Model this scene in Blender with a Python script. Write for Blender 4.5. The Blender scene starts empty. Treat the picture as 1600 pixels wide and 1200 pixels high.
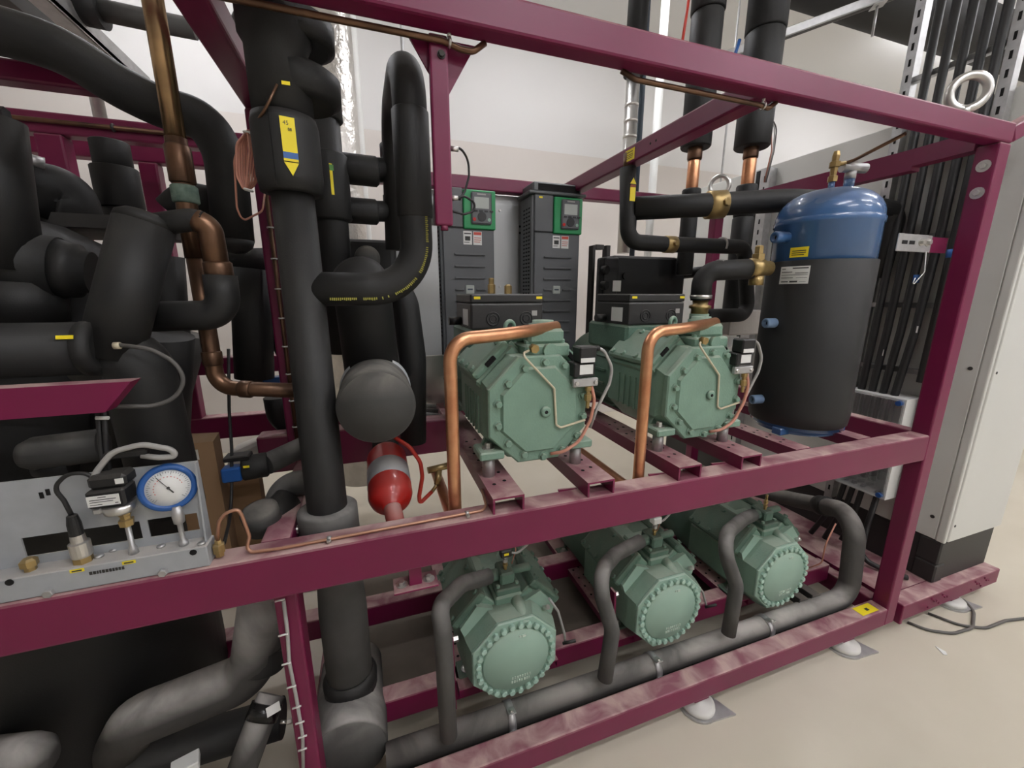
import bpy, bmesh, math, random
from mathutils import Vector, Matrix
random.seed(7)
SC = bpy.context.scene
COL = SC.collection
V = Vector
PI = math.pi
# ---------------------------------------------------------------- camera
FPX, YAW, PITCH, ROLL = 623.68, math.radians(18.982), math.radians(12.682), 0.0
CAM = V((0.0, -0.85, 1.47))
cd = bpy.data.cameras.new('camera'); cam = bpy.data.objects.new('camera', cd); COL.objects.link(cam)
cd.sensor_fit = 'HORIZONTAL'; cd.sensor_width = 36.0; cd.lens = FPX / 1600.0 * 36.0
cd.clip_start = 0.02; cd.clip_end = 100
cam.location = CAM; cam.rotation_euler = (PI/2 - PITCH, ROLL, -YAW)
SC.camera = cam
# ---------------------------------------------------------------- world, exposure
w = bpy.data.worlds.new('world'); SC.world = w; w.use_nodes = True
w.node_tree.nodes['Background'].inputs[0].default_value = (0.9, 0.95, 1.0, 1)
w.node_tree.nodes['Background'].inputs[1].default_value = 0.15
vs = SC.view_settings
vs.view_transform = 'Standard'; vs.look = 'None'; vs.gamma = 1.0; vs.use_curve_mapping = False
vs.exposure = 0.66
LAMP_STRENGTH = 26.0
LAMPS = [(0.9, -1.7), (3.4, -1.7), (1.4, -3.2), (4.0, -3.2), (-1.2, 2.3), (1.6, 1.9), (5.6, 2.0), (4.2, -0.3), (6.2, -1.6)]   # ceiling battens (x, y); far pair behind viewer and last one: unseen added fill
CEIL = 3.9
# ---------------------------------------------------------------- pixel -> place
_f = V((math.sin(YAW)*math.cos(PITCH), math.cos(YAW)*math.cos(PITCH), -math.sin(PITCH)))
_r = V((math.cos(YAW), -math.sin(YAW), 0)); _d = _f.cross(_r)
def ray(x, y): return _r*((x-800)/FPX) + _d*((y-600)/FPX) + _f
def P(x, y, Y): d = ray(x, y); return CAM + d*((Y-CAM.y)/d.y)
def PZ(x, y, Z): d = ray(x, y); return CAM + d*((Z-CAM.z)/d.z)
def PX(x, y, X): d = ray(x, y); return CAM + d*((X-CAM.x)/d.x)
def RP(h, x, y, Y): d = ray(x, y); return h*((Y-CAM.y)/d.y)/FPX
# ---------------------------------------------------------------- materials
def lin(c):
    def f(u):
        u /= 255.0
        return u/12.92 if u <= 0.04045 else ((u+0.055)/1.055)**2.4
    return (f(c[0]), f(c[1]), f(c[2]), 1.0)
def mat(name, col, rough=0.5, metal=0.0, dust=0.0, dustcol=(176,164,150), var=0.0, vscale=14.0, col2=None,
        bump=0.0, bscale=120.0, emit=0.0, dscale=9.0, spec=0.5, stretch=None, trans=0.0, coat=0.0, alpha=1.0):
    m = bpy.data.materials.new(name); m.use_nodes = True
    nt = m.node_tree; N = nt.nodes; L = nt.links
    b = N['Principled BSDF']
    b.inputs['Base Color'].default_value = lin(col)
    b.inputs['Roughness'].default_value = rough; b.inputs['Metallic'].default_value = metal
    b.inputs['Specular IOR Level'].default_value = spec
    b.inputs['Coat Weight'].default_value = coat
    b.inputs['Transmission Weight'].default_value = trans
    b.inputs['Alpha'].default_value = alpha
    tc = N.new('ShaderNodeTexCoord'); src = tc.outputs['Object']
    if stretch:
        mp = N.new('ShaderNodeMapping'); mp.inputs['Scale'].default_value = stretch; L.new(src, mp.inputs['Vector']); src = mp.outputs['Vector']
    cur = None
    if var > 0 or col2:
        n = N.new('ShaderNodeTexNoise'); n.inputs['Scale'].default_value = vscale; n.inputs['Detail'].default_value = 5
        L.new(src, n.inputs['Vector'])
        r = N.new('ShaderNodeValToRGB'); r.color_ramp.elements[0].position = 0.32; r.color_ramp.elements[1].position = 0.68
        c = lin(col)
        if col2: c2 = lin(col2)
        else: c2 = tuple(min(1, v*(1+var)) for v in c[:3]) + (1,); c = tuple(v*(1-var) for v in c[:3]) + (1,)
        r.color_ramp.elements[0].color = c; r.color_ramp.elements[1].color = c2
        L.new(n.outputs['Fac'], r.inputs['Fac']); cur = r.outputs['Color']
    if dust > 0:
        g = N.new('ShaderNodeNewGeometry'); s = N.new('ShaderNodeSeparateXYZ'); L.new(g.outputs['Normal'], s.inputs[0])
        mr = N.new('ShaderNodeMapRange'); mr.inputs[1].default_value = 0.15; mr.inputs[2].default_value = 0.95
        L.new(s.outputs['Z'], mr.inputs[0])
        n2 = N.new('ShaderNodeTexNoise'); n2.inputs['Scale'].default_value = dscale; n2.inputs['Detail'].default_value = 6; n2.inputs['Distortion'].default_value = 0.6
        L.new(tc.outputs['Object'], n2.inputs['Vector'])
        m2 = N.new('ShaderNodeMapRange'); m2.inputs[1].default_value = 0.36; m2.inputs[2].default_value = 0.62
        m2.inputs[3].default_value = 0.25; m2.inputs[4].default_value = 1.0
        L.new(n2.outputs['Fac'], m2.inputs[0])
        mu = N.new('ShaderNodeMath'); mu.operation = 'MULTIPLY'; L.new(mr.outputs[0], mu.inputs[0]); L.new(m2.outputs[0], mu.inputs[1])
        mu2 = N.new('ShaderNodeMath'); mu2.operation = 'MULTIPLY'; L.new(mu.outputs[0], mu2.inputs[0]); mu2.inputs[1].default_value = dust
        mx = N.new('ShaderNodeMix'); mx.data_type = 'RGBA'
        if cur: L.new(cur, mx.inputs[6])
        else: mx.inputs[6].default_value = lin(col)
        mx.inputs[7].default_value = lin(dustcol); L.new(mu2.outputs[0], mx.inputs[0]); cur = mx.outputs[2]
        rr = N.new('ShaderNodeMapRange'); rr.inputs[3].default_value = rough; rr.inputs[4].default_value = max(rough, 0.9)
        L.new(mu2.outputs[0], rr.inputs[0]); L.new(rr.outputs[0], b.inputs['Roughness'])
        if metal > 0:
            r3 = N.new('ShaderNodeMapRange'); r3.inputs[3].default_value = metal; r3.inputs[4].default_value = 0.0
            L.new(mu2.outputs[0], r3.inputs[0]); L.new(r3.outputs[0], b.inputs['Metallic'])
    if cur: L.new(cur, b.inputs['Base Color'])
    if bump > 0:
        n3 = N.new('ShaderNodeTexNoise'); n3.inputs['Scale'].default_value = bscale; n3.inputs['Detail'].default_value = 4
        L.new(src, n3.inputs['Vector'])
        bp = N.new('ShaderNodeBump'); bp.inputs['Strength'].default_value = bump; bp.inputs['Distance'].default_value = 0.01
        L.new(n3.outputs['Fac'], bp.inputs['Height']); L.new(bp.outputs['Normal'], b.inputs['Normal'])
    if emit > 0:
        b.inputs['Emission Color'].default_value = lin(col); b.inputs['Emission Strength'].default_value = emit
    return m
M = {}
M['burg'] = mat('burgundy_paint', (114,18,64), 0.40, 0, 0.8, (205,178,170), var=0.10, vscale=3, dscale=11, coat=0.0)
M['burg_clean'] = mat('burgundy_paint_clean', (110,20,62), 0.40, 0, 0.25, (195,165,158), var=0.08, vscale=3)
M['ins'] = mat('black_foam', (29,29,29), 0.6, 0, 0.08, (150,142,130), var=0.12, vscale=9, bump=0.05, bscale=300)
M['ins_d'] = mat('black_foam_dusty', (64,62,60), 0.8, 0, 1.0, (208,203,197), var=0.2, vscale=8, dscale=6, bump=0.05, bscale=250)
M['ins_m'] = mat('grey_foam_dust_veil', (80,79,77), 0.78, 0, 0.7, (176,172,167), var=0.2, vscale=8, dscale=8, bump=0.05, bscale=250)
M['ins_h'] = mat('header_foam_dusty', (78,76,74), 0.8, 0, 0.85, (200,194,187), var=0.15, vscale=8, dscale=5, bump=0.05, bscale=250)
M['cast'] = mat('cast_lettering_pale', (196,212,198), 0.5)
M['red_d'] = mat('red_dusty', (170,74,66), 0.5, 0, 0.9, (196,172,164))
M['bolt_g'] = mat('bolt_green', (164,194,178), 0.4)
M['tray'] = mat('drip_tray_brown', (112,103,92), 0.7, 0, 0.3, (150,140,126), var=0.12, vscale=4)
M['feetw'] = mat('foot_white', (214,212,206), 0.5)
M['foam_flat'] = mat('grey_cap_foam', (62,62,60), 0.7, 0, 0.6, (165,158,148), var=0.12, vscale=6, bump=0.05, bscale=250)
M['green'] = mat('compressor_green', (122,153,135), 0.42, 0, 0.62, (190,190,172), var=0.07, vscale=10, dscale=5, bump=0.12, bscale=160)
M['green_l'] = mat('compressor_green_lit', (150,180,163), 0.4, 0, 0.4, (205,205,188), var=0.05, vscale=6)  # compressor green again, with the frontal light on the plates put into the colour
M['green_d'] = mat('compressor_green_shaded', (88,116,101), 0.55, 0, 0.6, (130,128,112), var=0.12, vscale=10, bump=0.15, bscale=160)  # compressor green again, shade over motors, heads and valves put into the colour
M['copper'] = mat('bright_copper', (222,166,126), 0.32, 0.85, 0.1, (190,150,120), col2=(204,140,102), vscale=22)
M['copper_old'] = mat('tarnished_copper', (128,96,74), 0.36, 0.75, 0.1, (150,130,110), col2=(84,64,52), vscale=11)
M['copper_mark'] = mat('heat_tinted_copper', (198,164,124), 0.26, 0.9, 0.0, col2=(120,98,76), vscale=6, stretch=(0.6,0.6,1.6))
M['copper_tube'] = mat('thin_copper', (186,140,116), 0.35, 0.7, 0.3, (190,160,140))
M['verdigris'] = mat('verdigris_joint', (88,110,100), 0.8, 0.1, 0, col2=(130,150,136), vscale=60)
M['brass'] = mat('brass', (172,148,100), 0.36, 0.8, 0.3, (190,176,146), var=0.15, vscale=30)
M['galv'] = mat('galvanised_steel', (186,186,186), 0.42, 0.75, 0.1, (190,182,172), var=0.10, vscale=30)
M['steel'] = mat('bright_steel', (206,204,200), 0.28, 0.9, 0.1, (190,180,170))
M['dark_steel'] = mat('dark_steel', (70,68,66), 0.5, 0.5, 0.4, (150,138,126))
M['alu'] = mat('sheet_metal_panel', (186,188,188), 0.42, 0.45, 0.0, var=0.05, vscale=4, stretch=(1,1,0.2))
M['foil'] = mat('crinkled_foil', (222,218,212), 0.3, 0.8, 0.0, var=0.08, vscale=18, bump=1.0, bscale=28)
M['panel'] = mat('grey_instrument_panel', (172,176,180), 0.45, 0.25, 0.7, (200,192,182), var=0.05, vscale=30, dscale=6)
M['black'] = mat('black_plastic', (26,26,27), 0.45, 0, 0.3, (140,134,126))
M['black_gloss'] = mat('black_shiny', (16,16,17), 0.25, 0, 0.08, (140,134,126))
M['tbox'] = mat('terminal_box_plastic', (44,43,43), 0.42, 0, 0.35, (150,146,138), bump=0.03, bscale=200)
M['vfd'] = mat('drive_dark_grey', (98,100,102), 0.5, 0)
M['vfd_g'] = mat('drive_green', (40,148,88), 0.4, 0)
M['vfd_b'] = mat('drive_bluegrey', (62,74,86), 0.5, 0)
M['screen'] = mat('display_grey', (176,182,176), 0.25, 0)
M['blue'] = mat('blue_tank_paint', (66,106,156), 0.22, 0, 0.35, (168,162,154), var=0.06, vscale=5, coat=0.4)
M['blue_cap'] = mat('blue_cap', (118,142,172), 0.5)
M['blue_v'] = mat('vivid_blue', (34,84,150), 0.4)
M['violet'] = mat('violet_blue', (52,50,130), 0.4)
M['red'] = mat('red_paint', (190,34,30), 0.28, 0, 0.25, (180,150,140), coat=0.3)
M['red_v'] = mat('red_hose', (196,58,44), 0.45)
M['pink'] = mat('salmon_cable', (200,140,120), 0.5)
M['yellow'] = mat('yellow_label', (244,222,40), 0.5)
M['stripe'] = mat('blue_stripe', (62,104,170), 0.5)
M['stripe_br'] = mat('brown_stripe', (150,72,24), 0.5)
M['green_y'] = mat('green_stripe', (80,140,60), 0.5)
M['white'] = mat('white_label', (226,226,222), 0.5)
M['ink'] = mat('ink', (58,58,56), 0.7)
M['ink_r'] = mat('ink_red', (206,88,76), 0.7)
M['ink_y'] = mat('ink_yellow', (146,142,58), 0.7)
M['cream'] = mat('cream_tube', (206,196,170), 0.45, 0.2)
M['grey_cable'] = mat('grey_cable', (168,166,162), 0.5)
M['dgrey_cable'] = mat('dark_grey_cable', (84,82,80), 0.55, 0, 0.2)
M['card'] = mat('cardboard', (142,112,82), 0.85, 0, 0.1, var=0.06, vscale=5)
M['paper'] = mat('plastic_film', (214,208,200), 0.4, 0, 0, bump=0.6, bscale=14)
M['cab'] = mat('cabinet_grey', (212,212,206), 0.42, 0, 0.1, var=0.02, vscale=2)
M['cab_side'] = M['cab']
M['plinth'] = mat('plinth_black', (44,43,42), 0.5, 0, 0.3, (110,104,96))
M['cable'] = mat('black_cable', (34,34,35), 0.5, 0, 0.05)
M['wall'] = mat('white_wall', (222,220,217), 0.75, 0, 0, var=0.01, vscale=1.2)
M['wall_l'] = mat('wall_lower_beige', (214,207,200), 0.75, 0, 0, var=0.01, vscale=1.2)
M['ceil'] = mat('ceiling_white', (234,234,232), 0.8)
M['lamp'] = mat('lamp_diffuser', (250,250,255), 0.5, emit=LAMP_STRENGTH)
M['lampbody'] = mat('lamp_body', (230,230,228), 0.5)
M['glass'] = mat('clear_polycarbonate', (236,238,238), 0.08, trans=0.85, alpha=0.55)
M['rubber'] = mat('rubber_dark', (30,30,30), 0.7, 0, 0.3)
M['hole'] = mat('hole_dark', (14,12,12), 0.9)
def floor_mat():
    m = mat('floor_screed', (200,191,172), 0.5, 0, 0, col2=(213,205,188), vscale=1.3)
    nt = m.node_tree; b = nt.nodes['Principled BSDF']
    n = nt.nodes.new('ShaderNodeTexNoise'); n.inputs['Scale'].default_value = 5; n.inputs['Detail'].default_value = 8
    r = nt.nodes.new('ShaderNodeMapRange'); r.inputs[3].default_value = 0.28; r.inputs[4].default_value = 0.6
    nt.links.new(n.outputs['Fac'], r.inputs[0]); nt.links.new(r.outputs[0], b.inputs['Roughness'])
    return m
M['floor'] = floor_mat()
# ---------------------------------------------------------------- mesh builder
class MB:
    def __init__(s): s.bm = bmesh.new(); s.smooth = []
    def _new(s, vs, fs, mtx=None, sm=False):
        bv = [s.bm.verts.new(mtx @ V(v) if mtx else V(v)) for v in vs]
        out = []
        for f in fs:
            try:
                fc = s.bm.faces.new([bv[i] for i in f]); fc.smooth = sm; out.append(fc)
            except ValueError: pass
        return bv, out
    def box(s, lo, hi, bev=0.0, mtx=None, seg=1):
        x0,y0,z0 = lo; x1,y1,z1 = hi
        vs = [(x0,y0,z0),(x1,y0,z0),(x1,y1,z0),(x0,y1,z0),(x0,y0,z1),(x1,y0,z1),(x1,y1,z1),(x0,y1,z1)]
        fs = [(3,2,1,0),(4,5,6,7),(0,1,5,4),(1,2,6,5),(2,3,7,6),(3,0,4,7)]
        bv, fc = s._new(vs, fs, mtx)
        if bev > 0:
            es = list({e for f in fc for e in f.edges})
            bmesh.ops.bevel(s.bm, geom=es, offset=bev, segments=seg, affect='EDGES', profile=0.5)
        return s
    def prism(s, pts, a, b, axis='y', bev=0.0, mtx=None):
        # pts: 2-D outline; extruded along axis from a to b.  y: (x,z)  x: (y,z)  z: (x,y)
        def mk(p, t): return {'y': (p[0], t, p[1]), 'x': (t, p[0], p[1]), 'z': (p[0], p[1], t)}[axis]
        n = len(pts); vs = [mk(p, a) for p in pts] + [mk(p, b) for p in pts]
        fs = [tuple(range(n)), tuple(range(2*n-1, n-1, -1))] + [(i, n+i, n+(i+1) % n, (i+1) % n) for i in range(n)]
        bv, fc = s._new(vs, fs, mtx)
        if bev > 0:
            es = list({e for f in fc[:2] for e in f.edges})
            bmesh.ops.bevel(s.bm, geom=es, offset=bev, segments=1, affect='EDGES')
        return s
    def frustum(s, a, b, y0, y1):
        # outline a at y0, outline b at y1 (same count)
        n = len(a); vs = [(p[0], y0, p[1]) for p in a] + [(p[0], y1, p[1]) for p in b]
        fs = [tuple(range(n)), tuple(range(2*n-1, n-1, -1))] + [(i, n+i, n+(i+1) % n, (i+1) % n) for i in range(n)]
        s._new(vs, fs); return s
    def rings(s, cs, cap0=True, cap1=True, sm=True):
        n = len(cs[0]); bv = [[s.bm.verts.new(p) for p in c] for c in cs]
        for k in range(len(cs)-1):
            for i in range(n):
                f = s.bm.faces.new((bv[k][i], bv[k][(i+1) % n], bv[k+1][(i+1) % n], bv[k+1][i])); f.smooth = sm
        if cap0: s.bm.faces.new(bv[0][::-1])
        if cap1: s.bm.faces.new(bv[-1])
        return s
    def lathe(s, prof, o, ax=(0,0,1), n=32, sm=True):
        # prof: (radius, distance along ax)
        ax = V(ax).normalized(); u = ax.orthogonal().normalized(); v = ax.cross(u); o = V(o)
        cs = []
        for r, t in prof:
            r = max(r, 1e-5)
            cs.append([o + ax*t + (u*math.cos(2*PI*i/n) + v*math.sin(2*PI*i/n))*r for i in range(n)])
        s.rings(cs, True, True, sm); return s
    def cyl(s, a, b, r, n=20, r2=None, bev=0.0, sm=True):
        a = V(a); b = V(b); h = (b-a).length; r2 = r if r2 is None else r2
        if bev > 0: prof = [(r-bev,0),(r,bev),(r2,h-bev),(r2-bev,h)]
        else: prof = [(r,0),(r2,h)]
        return s.lathe(prof, a, b-a, n, sm)
    def ring(s, c, ax, R, r, n=32, k=10):
        c = V(c); ax = V(ax).normalized(); u = ax.orthogonal().normalized(); v = ax.cross(u)
        bv = []
        for i in range(n):
            t = 2*PI*i/n; e = u*math.cos(t) + v*math.sin(t)
            bv.append([s.bm.verts.new(c + e*(R + r*math.cos(2*PI*j/k)) + ax*(r*math.sin(2*PI*j/k))) for j in range(k)])
        for i in range(n):
            for j in range(k):
                f = s.bm.faces.new((bv[i][j], bv[(i+1)%n][j], bv[(i+1)%n][(j+1)%k], bv[i][(j+1)%k])); f.smooth = True
        return s
    def tube(s, pts, r, bend=0.0, n=16, steps=8, caps=True, radii=None):
        path, rad = fillet([V(p) for p in pts], bend, steps, r, radii)
        T = [(path[min(i+1, len(path)-1)] - path[max(i-1, 0)]).normalized() for i in range(len(path))]
        u = T[0].orthogonal().normalized(); cs = []
        for i, p in enumerate(path):
            if i: u = (u - T[i]*u.dot(T[i])).normalized()
            v = T[i].cross(u)
            cs.append([p + (u*math.cos(2*PI*k/n) + v*math.sin(2*PI*k/n))*rad[i] for k in range(n)])
        s.rings(cs, caps, caps); return s
    def hexbolt(s, c, ax, r, h, washer=0.0):
        c = V(c); ax = V(ax).normalized()
        if washer: s.lathe([(washer,0),(washer,0.002)], c, ax, 16, False); c = c + ax*0.002
        s.lathe([(r,0),(r,h*0.85),(r*0.86,h)], c, ax, 6, False); return s
    def build(s, name, m, parent=None, kind=None, label=None, wn=True):
        bmesh.ops.recalc_face_normals(s.bm, faces=s.bm.faces[:])
        me = bpy.data.meshes.new(name); s.bm.to_mesh(me); s.bm.free()
        co = [v.co for v in me.vertices]
        lo = V((min(c.x for c in co), min(c.y for c in co), min(c.z for c in co)))
        hi = V((max(c.x for c in co), max(c.y for c in co), max(c.z for c in co)))
        c = V(((lo.x+hi.x)/2, (lo.y+hi.y)/2, lo.z))
        me.transform(Matrix.Translation(-c))
        mm = M[m] if isinstance(m, str) else m
        me.materials.append(mm)
        o = bpy.data.objects.new(name, me); COL.objects.link(o)
        o.location = c
        if parent:
            o.parent = parent; o.location = c - wloc(parent)
        if kind: o['kind'] = kind
        if label: o['label'] = label
        return o
def wloc(o):
    p = V(o.location)
    while o.parent: o = o.parent; p += V(o.location)
    return p
def fillet(pts, bend, steps, r, radii=None):
    # polyline with rounded corners; bend may be a list
    out = []; rad = []
    rr = radii or [r]*len(pts)
    n = len(pts)
    for i, p in enumerate(pts):
        b = bend[i] if isinstance(bend, (list, tuple)) else bend
        if 0 < i < n-1 and b > 0:
            a = (pts[i-1]-p); c = (pts[i+1]-p); la = a.length; lc = c.length; a.normalize(); c.normalize()
            ang = a.angle(c)
            if ang > 3.1: out.append(p); rad.append(rr[i]); continue
            t = min(b/math.tan(ang/2), la*0.49, lc*0.49); R = t*math.tan(ang/2)
            ctr = p + (a+c).normalized()*(R/math.sin(ang/2))
            s0 = p + a*t - ctr; s1 = p + c*t - ctr; tot = s0.angle(s1); axn = s0.cross(s1).normalized()
            for k in range(steps+1):
                out.append(ctr + Matrix.Rotation(tot*k/steps, 3, axn) @ s0); rad.append(rr[i])
        else: out.append(p); rad.append(rr[i])
    return out, rad
def tag(o, label, cat, group=None, kind=None):
    o['label'] = label; o['category'] = cat
    if group: o['group'] = group
    if kind: o['kind'] = kind
    return o
def thing(name, label, cat, loc=(0,0,0), group=None, kind=None):
    o = bpy.data.objects.new(name, None); COL.objects.link(o); o.location = loc; o.empty_display_size = 0.05
    tag(o, label, cat, group, kind); return o
def struct(o): o['kind'] = 'structure'; return o
def copy_tree(o, parent=None):
    c = o.copy(); COL.objects.link(c)
    if parent: c.parent = parent
    for ch in list(o.children): copy_tree(ch, c)
    return c
def box(name, lo, hi, m, parent=None, bev=0.0, seg=1): return MB().box(lo, hi, bev, None, seg).build(name, m, parent)
def tube(name, pts, r, m, parent=None, bend=0.0, n=16, steps=8): return MB().tube(pts, r, bend, n, steps).build(name, m, parent)
def pathpx(lst): return [P(*q) for q in lst]
def frame_axes(c, n, up=(0,0,1)):
    # matrix whose x = right, z = up in the plate, y = into the plate; n points out of the plate
    n = V(n).normalized(); y = -n; x = y.cross(V(up)).normalized(); z = x.cross(y)
    m = Matrix((x, y, z)).transposed().to_4x4(); m.translation = V(c); return m
def plate(name, c, n, wd, ht, m, parent=None, th=0.0012, up=(0,0,1), bev=0.0):
    mt = frame_axes(c, n, up); mb = MB(); mb.box((-wd/2, -th, -ht/2), (wd/2, 0, ht/2), bev, mt); return mb.build(name, m, parent)
def sticker(name, c, n, wd, ht, m, parent, lines=(), ink='ink', up=(0,0,1), th=0.0012):
    # flat printed label; lines: (x0, x1, z0, z1) in 0..1 of the label
    o = plate(name, c, n, wd, ht, m, parent, th, up)
    if lines:
        mt = frame_axes(c, n, up); mb = MB()
        for x0, x1, z0, z1 in lines: mb.box(((x0-.5)*wd, -th-0.0005, (z0-.5)*ht), ((x1-.5)*wd, -th, (z1-.5)*ht), 0, mt)
        mb.build('print', ink, o)
    return o
# ================================================================ room
X0, X1, Y0, Y1 = -4.5, 9.0, -4.0, 3.4
struct(box('floor', (X0,Y0,-0.12), (X1,Y1,0), 'floor'))
struct(box('ceiling', (X0,Y0,CEIL), (X1,Y1,CEIL+0.12), 'ceil'))
struct(box('wall_back', (X0-.12,Y1,0), (X1+.12,Y1+.12,CEIL), 'wall'))
struct(box('wall_front', (X0-.12,Y0-.12,0), (X1+.12,Y0,CEIL), 'wall'))
struct(box('wall_left', (X0-.12,Y0,0), (X0,Y1,CEIL), 'wall'))
struct(box('wall_right', (X1,Y0,0), (X1+.12,Y1,CEIL), 'wall'))
struct(box('wall_skin_1', (X0,Y1-0.006,0.0), (X1,Y1,2.93), 'wall_l', None, 0.004, 2))  # thin beige sheet, a tone step below the whiter upper wall
for i, (lx, ly) in enumerate(LAMPS):
    L_ = thing('ceiling_light', 'white linear batten lamp on the ceiling, ' + ['above the aisle near the left','above the aisle near the right','unseen fill added far behind the viewer at left','unseen fill added far behind the viewer at right','over the back wall at left','over the back wall centre','over the back wall at right','over the control cabinet','unseen fill added over the aisle beyond the cabinet'][i], 'lamp', (lx, ly, CEIL-0.07), 'ceiling battens')
    box('lamp_body', (lx-.75,ly-.07,CEIL-.04), (lx+.75,ly+.07,CEIL), 'lampbody', L_, 0.005)
    box('diffuser', (lx-.74,ly-.06,CEIL-.075), (lx+.74,ly+.06,CEIL-.04), 'lamp', L_, 0.01)
# ================================================================ rack frame
rack = thing('rack_frame', 'burgundy painted steel frame carrying the green compressors and pipework', 'steel frame', (1.0, 0.5, 0.0))
ZT0, ZT1, ZM0, ZM1, ZB0, ZB1 = 1.96, 2.022, 0.837, 0.940, 0.072, 0.156
BX = 0.004
def beam(name, lo, hi, m='burg', bev=0.006): return box(name, lo, hi, m, rack, bev, 2)
beam('top_beam', (-1.3, 0, ZT0), (2.055, 0.048, ZT1))
beam('middle_beam', (-1.3, 0, ZM0), (1.992, 0.064, ZM1))
beam('bottom_beam', (-1.3, 0, ZB0), (1.992, 0.064, ZB1))
beam('post', (1.990, 0.0005, ZB0), (2.055, 0.0615, ZT0))
# back frame
for nm, z0, z1 in (('back_top_beam', ZT0, ZT1), ('back_middle_beam', ZM0, ZM1), ('back_bottom_beam', ZB0, ZB1)):
    beam(nm, (-1.6, 1.17, z0), (2.055, 1.23, z1))
for bx in (-0.80, 1.995):
    beam('back_post', (bx, 1.172, ZB1), (bx+0.06, 1.228, ZT0))
# top cross beams
beam('top_cross_beam', (0.972, 0.048, ZT0), (1.034, 1.17, ZT1))
beam('top_cross_beam', (-0.288, 0.048, ZT0), (-0.226, 0.93, ZT1))
# right end cross beam with a cranked front end
mb = MB()
mb.prism([(2.0,0.24),(2.05,0.24),(2.05,1.17),(2.0,1.17)], 1.935, 2.012, 'z'); mb.build('end_cross_beam', 'burg', rack)
mb = MB(); mb.prism([(1.985,0.062),(2.04,0.062),(2.05,0.24),(2.0,0.24)], 1.95, 2.012, 'z'); mb.build('cranked_end', 'burg', rack)
for z0, z1 in ((ZM0, ZM1), (ZB0, ZB1)):
    beam('side_beam', (1.995, 0.064, z0), (2.05, 1.17, z1))
    beam('cross_beam', (-0.27, 0.064, z0), (-0.21, 1.17, z1))
# inner left frame
beam('inner_top_beam', (-1.6, 0.93, ZT0), (-0.22, 0.985, ZT1), 'burg_clean')
beam('inner_top_beam', (-1.6, 0.50, 1.945), (-0.56, 0.55, 1.990), 'burg_clean')
beam('inner_post', (-0.288, 0.525, 0.94), (-0.232, 0.575, ZT0))
beam('inner_post', (-0.955, 0.93, 0.94), (-0.885, 0.985, ZT0))
beam('inner_post', (-0.262, 0.93, 0.94), (-0.20, 0.985, ZT0))
beam('inner_middle_beam', (-0.375, 0.53, 0.905), (0.24, 0.60, 1.030))
beam('inner_middle_beam', (-1.6, 0.93, 1.17), (-0.22, 0.985, 1.235))
beam('lower_post', (-0.262, 0.066, ZB1), (-0.212, 0.126, ZM0))
beam('inner_lower_beam', (-1.3, 0.62, 0.16), (1.99, 0.69, 0.25))
beam('inner_lower_beam', (-0.2, 0.24, 0.12), (1.99, 0.30, 0.205))
box('drip_tray', (-0.19,0.32,0.095), (1.98,1.165,0.105), 'tray', rack)
# arm with mitred end (left)
mb = MB(); mb.prism([(-1.3,1.323),(-0.403,1.323),(-0.447,1.272),(-1.3,1.272)], 0.0, 0.034, 'y'); mb.build('mitred_arm', 'burg', rack)
# hanging bracket below the top beam
hb = MB(); hb.box((0.139,0.045,1.612),(0.176,0.062,1.96),0.004,None,2).build('hanging_bracket', 'burg', rack)
mb = MB(); mb.prism([(0.10,1.96),(0.235,1.96),(0.178,1.865),(0.139,1.90)], 0.062, 0.068, 'y'); mb.build('gusset', 'burg', rack)
MB().hexbolt((0.162,0.045,1.925),(0,-1,0),0.006,0.005,0.008).build('bolt','dark_steel',rack)
MB().cyl((0.158,0.053,1.612),(0.158,0.053,1.603),0.008,12).build('bolt','burg_clean',rack)
# bolts on the post
for z in (1.893, 1.808):
    MB().hexbolt((1.990,0.03,z),(-1,0,0),0.010,0.008,0.019).build('bolt','steel',rack)
# support rails (inverted channels), upper deck
def rail(x, z, y0, y1, wd, ht, t=0.005):
    mb = MB(); pr = [(-wd/2,0),(-wd/2+t,0),(-wd/2+t,ht-t),(wd/2-t,ht-t),(wd/2-t,0),(wd/2,0),(wd/2,ht),(-wd/2,ht)]
    mb.prism([(x+a, z+b) for a, b in pr], y0, y1, 'y'); o = mb.build('support_rail', 'burg', rack)
    hb = MB()
    for k in range(7):
        for sx in (-0.016, 0.016):
            yy = y0+0.075+0.055*k+(0.012 if sx > 0 else 0)
            hb.cyl((x+sx, yy, z+ht-0.001), (x+sx, yy, z+ht+0.0006), 0.0052, 10)
    hb.build('hole_row', 'hole', o, kind='stuff')
    return o
RAILS = (0.286, 0.548, 0.845, 1.083)
for x in RAILS: rail(x, ZM1, 0.004, 1.17, 0.082, 0.042)
for x in (1.40, 1.72): rail(x, ZM1-0.04, 0.064, 1.17, 0.07, 0.04)
# small edge weld plates on the middle beam
for x in RAILS[1:]:
    mb = MB(); mb.prism([(x-0.10,ZM1),(x-0.043,ZM1),(x-0.043,ZM1+0.002),(x-0.10,ZM1+0.006)], 0.058, 0.064, 'y'); mb.build('weld_lip','burg',rack)
# bracket with bolts below the middle beam
br = box('under_bracket', (0.0,0.004,0.775), (0.105,0.06,0.781), 'burg', rack, 0.001)
for x in (0.02, 0.085):
    MB().hexbolt((x,0.03,0.781),(0,0,1),0.008,0.008,0.014).build('bolt','steel',rack)
box('bracket_web', (0.038,0.02,0.781), (0.067,0.05,ZM0), 'burg', rack)
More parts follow.
